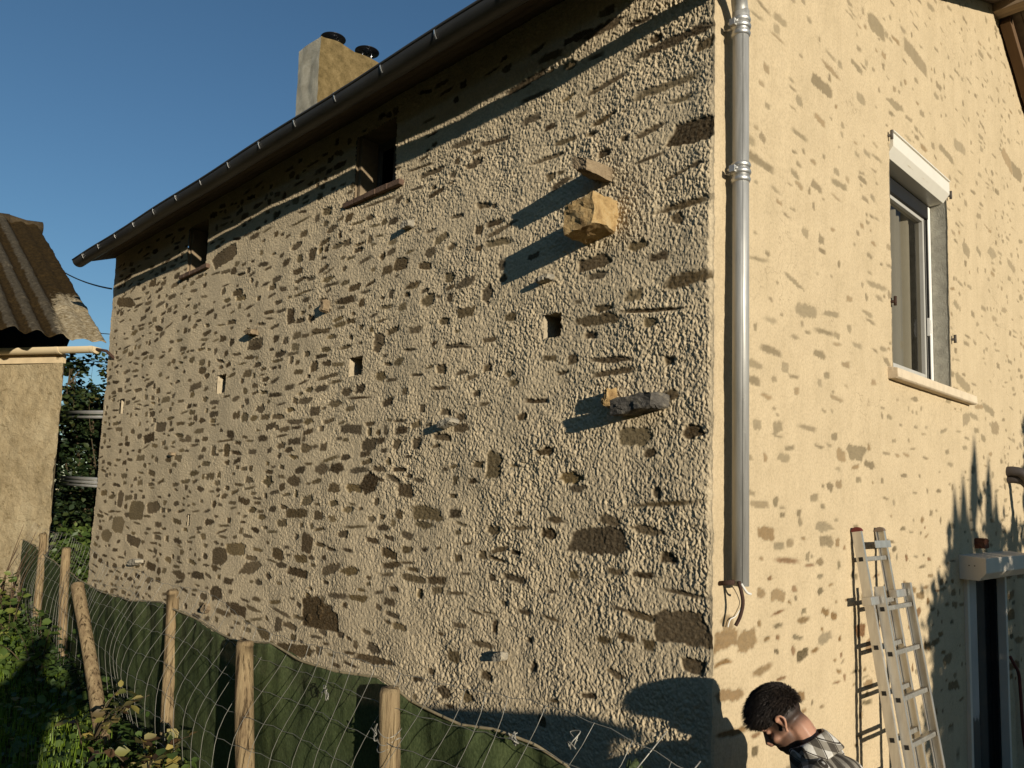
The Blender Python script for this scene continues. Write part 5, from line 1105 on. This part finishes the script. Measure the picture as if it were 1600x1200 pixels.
person((.435, -.120, -.04), (-.93, -.37), R(47), BASE, M_plaid, 'dark haired man in a plaid flannel shirt looking down beside the house corner', dict(l=(0, -1, .3), r=(0, 1, .3)))
PH = dict(BASE); PH.update(head=(-.30, 0, 1.60), neckt=(-.33, 0, 1.49), neckb=(-.345, 0, 1.42), chest=(-.37, 0, 1.24), belly=(-.37, 0, 1.05), pelvis=(-.37, 0, .92), shl=(-.36, .19, 1.36), shr=(-.36, -.19, 1.36), ell=(-.20, .30, 1.27), elr=(-.20, -.30, 1.27), wrl=(-.07, .14, 1.575), wrr=(-.07, -.14, 1.575),
    hipl=(-.37, .10, .86), hipr=(-.37, -.10, .86), knl=(-.35, .12, .48), knr=(-.35, -.12, .48), anl=(-.39, .13, .09), anr=(-.39, -.13, .09), tol=(-.24, .15, .04), tor=(-.24, -.15, .04))
PHOTOG = person((2.150, -3.470, .83), (-.72, .69), R(2), PH, M_coat, 'person in a grey jacket holding up a phone on the garden bank', dict(l=(0, -1, .6), r=(0, 1, .6)))
# ---------------------------------------------------------------- planting across the yard, out of the picture, whose shadows fall on the gable
def plume(base, h, n, spread, lab, seed):
    rs_ = np.random.RandomState(seed); root = tag(empty('pampas_grass', base), lab, 'plant'); b0 = Vector(base); m1 = MB(); m2 = MB()
    for k in range(n):
        a = rs_.rand()*6.28; r_ = spread*rs_.rand(); hh_ = h*(.72+.28*rs_.rand()); tip = b0+Vector((r_*math.cos(a), r_*math.sin(a), hh_)); pts_ = catmull([b0, b0.lerp(tip, .6)+Vector((0, 0, .1)), tip], 5)
        m1.tube(pts_, .012, 5); d = (pts_[-1]-pts_[-3]).normalized(); m2.tube([tip-d*.9, tip-d*.6, tip-d*.3, tip], [.03, .13, .10, .006], 8)
    for k in range(120):
        a = rs_.rand()*6.28; L_ = h*(.35+.3*rs_.rand()); m1.tube(catmull([b0, b0+Vector((.3*math.cos(a), .3*math.sin(a), L_)), b0+Vector((.8*math.cos(a), .8*math.sin(a), L_*.75))], 5), [.012, .012, .011, .010, .009, .008, .007, .006, .005, .004, .003], 4)
    m1.build('blade', M_stem, root); m2.build('plume', plain('plume_fluff', (.5, .42, .3), .95), root)
plume((12.2, .32, 0), 5.4, 9, .5, 'tall pampas grass with feathery plumes across the yard', 41)
plume((12.0, 1.12, 0), 5.1, 8, .45, 'shorter pampas grass clump across the yard', 42)
shrub('shrub', (7.0, 2.1, 0), [(6.4, .95, .1, 7.6, 2.6, 3.5, 1), (6.4, 1.6, .1, 7.6, 4.2, 3.7, 1.3)], 16000, .15, M_dleaf, 'rounded laurel bush across the yard', huer=(0, .8), seed=43, limbs=10)
shrub('conifer', (6.6, 4.5, 0), [(6.0, 3.9, .1, 7.2, 5.2, 2.2, 1.6), (6.1, 3.6, 2.0, 7.1, 5.0, 3.4, 1.6), (6.2, 3.9, 3.2, 7.0, 4.8, 4.8, 1.2)], 9000, .14, M_dleaf, 'dense conifer across the yard', 'tree', huer=(0, .7), seed=44, limbs=8, trunk=.1)

# unseen hedge added behind the photographer to cut sky light on the rubble wall
root = tag(empty('sky_block_hedge', (-4, -11, .85)), 'added unseen hedge holding back sky light on the garden side', 'hedge')
hx, hz = np.meshgrid(np.linspace(-24, 9, 100), np.linspace(0, 1, 30))
for k, (yo, sg) in enumerate(((-10.2, 1),)):
    top_ = 7.5+.8*pn(hx*.5, hx*0, 150); Ph = np.stack([hx, yo-1.6*hz**3+.5*pn(hx*.9, hz*5, 151)+.25*pn(hx*3, hz*16, 152), .7+(top_-.7)*hz], -1)
    grid_mesh('foliage_mass', Ph, None, None, plain('hedge_mass', (.022, .034, .014), .95, var=.5, scale=5, bump=.8), root)
n = 9000; rs_ = np.random.RandomState(61); lx = rs_.uniform(-24, 9, n); lz = rs_.rand(n); ly = -10.1-1.6*lz**3+.5*pn(lx*.9, lz*5, 151)+rs_.normal(0, .15, n)
leaves('leaves', np.stack([lx, ly, .7+6.8*lz], -1), .12+.1*rs_.rand(n), rdir(n, .1, rs_), rs_.rand(n)*.8, M_dleaf, root, .6, 62)

# unseen wall added as a shadow caster: its coping throws the straight shadow along the foot of the rubble wall
gw = tag(empty('added_shadow_wall', (4.1, -1.95, .8)), 'added unseen wall with a flat coping that shades the foot of the rubble wall', 'wall')
m_ = MB(); m_.box((3.95, -2.62, -.1), (4.25, -1.36, 2.10)); m_.build('wall', M_backwall, gw, bevel=.01)
m_ = MB(); m_.box((3.90, -2.66, 2.10), (4.30, -1.33, 2.165)); m_.build('coping', M_sill, gw, bevel=.008)
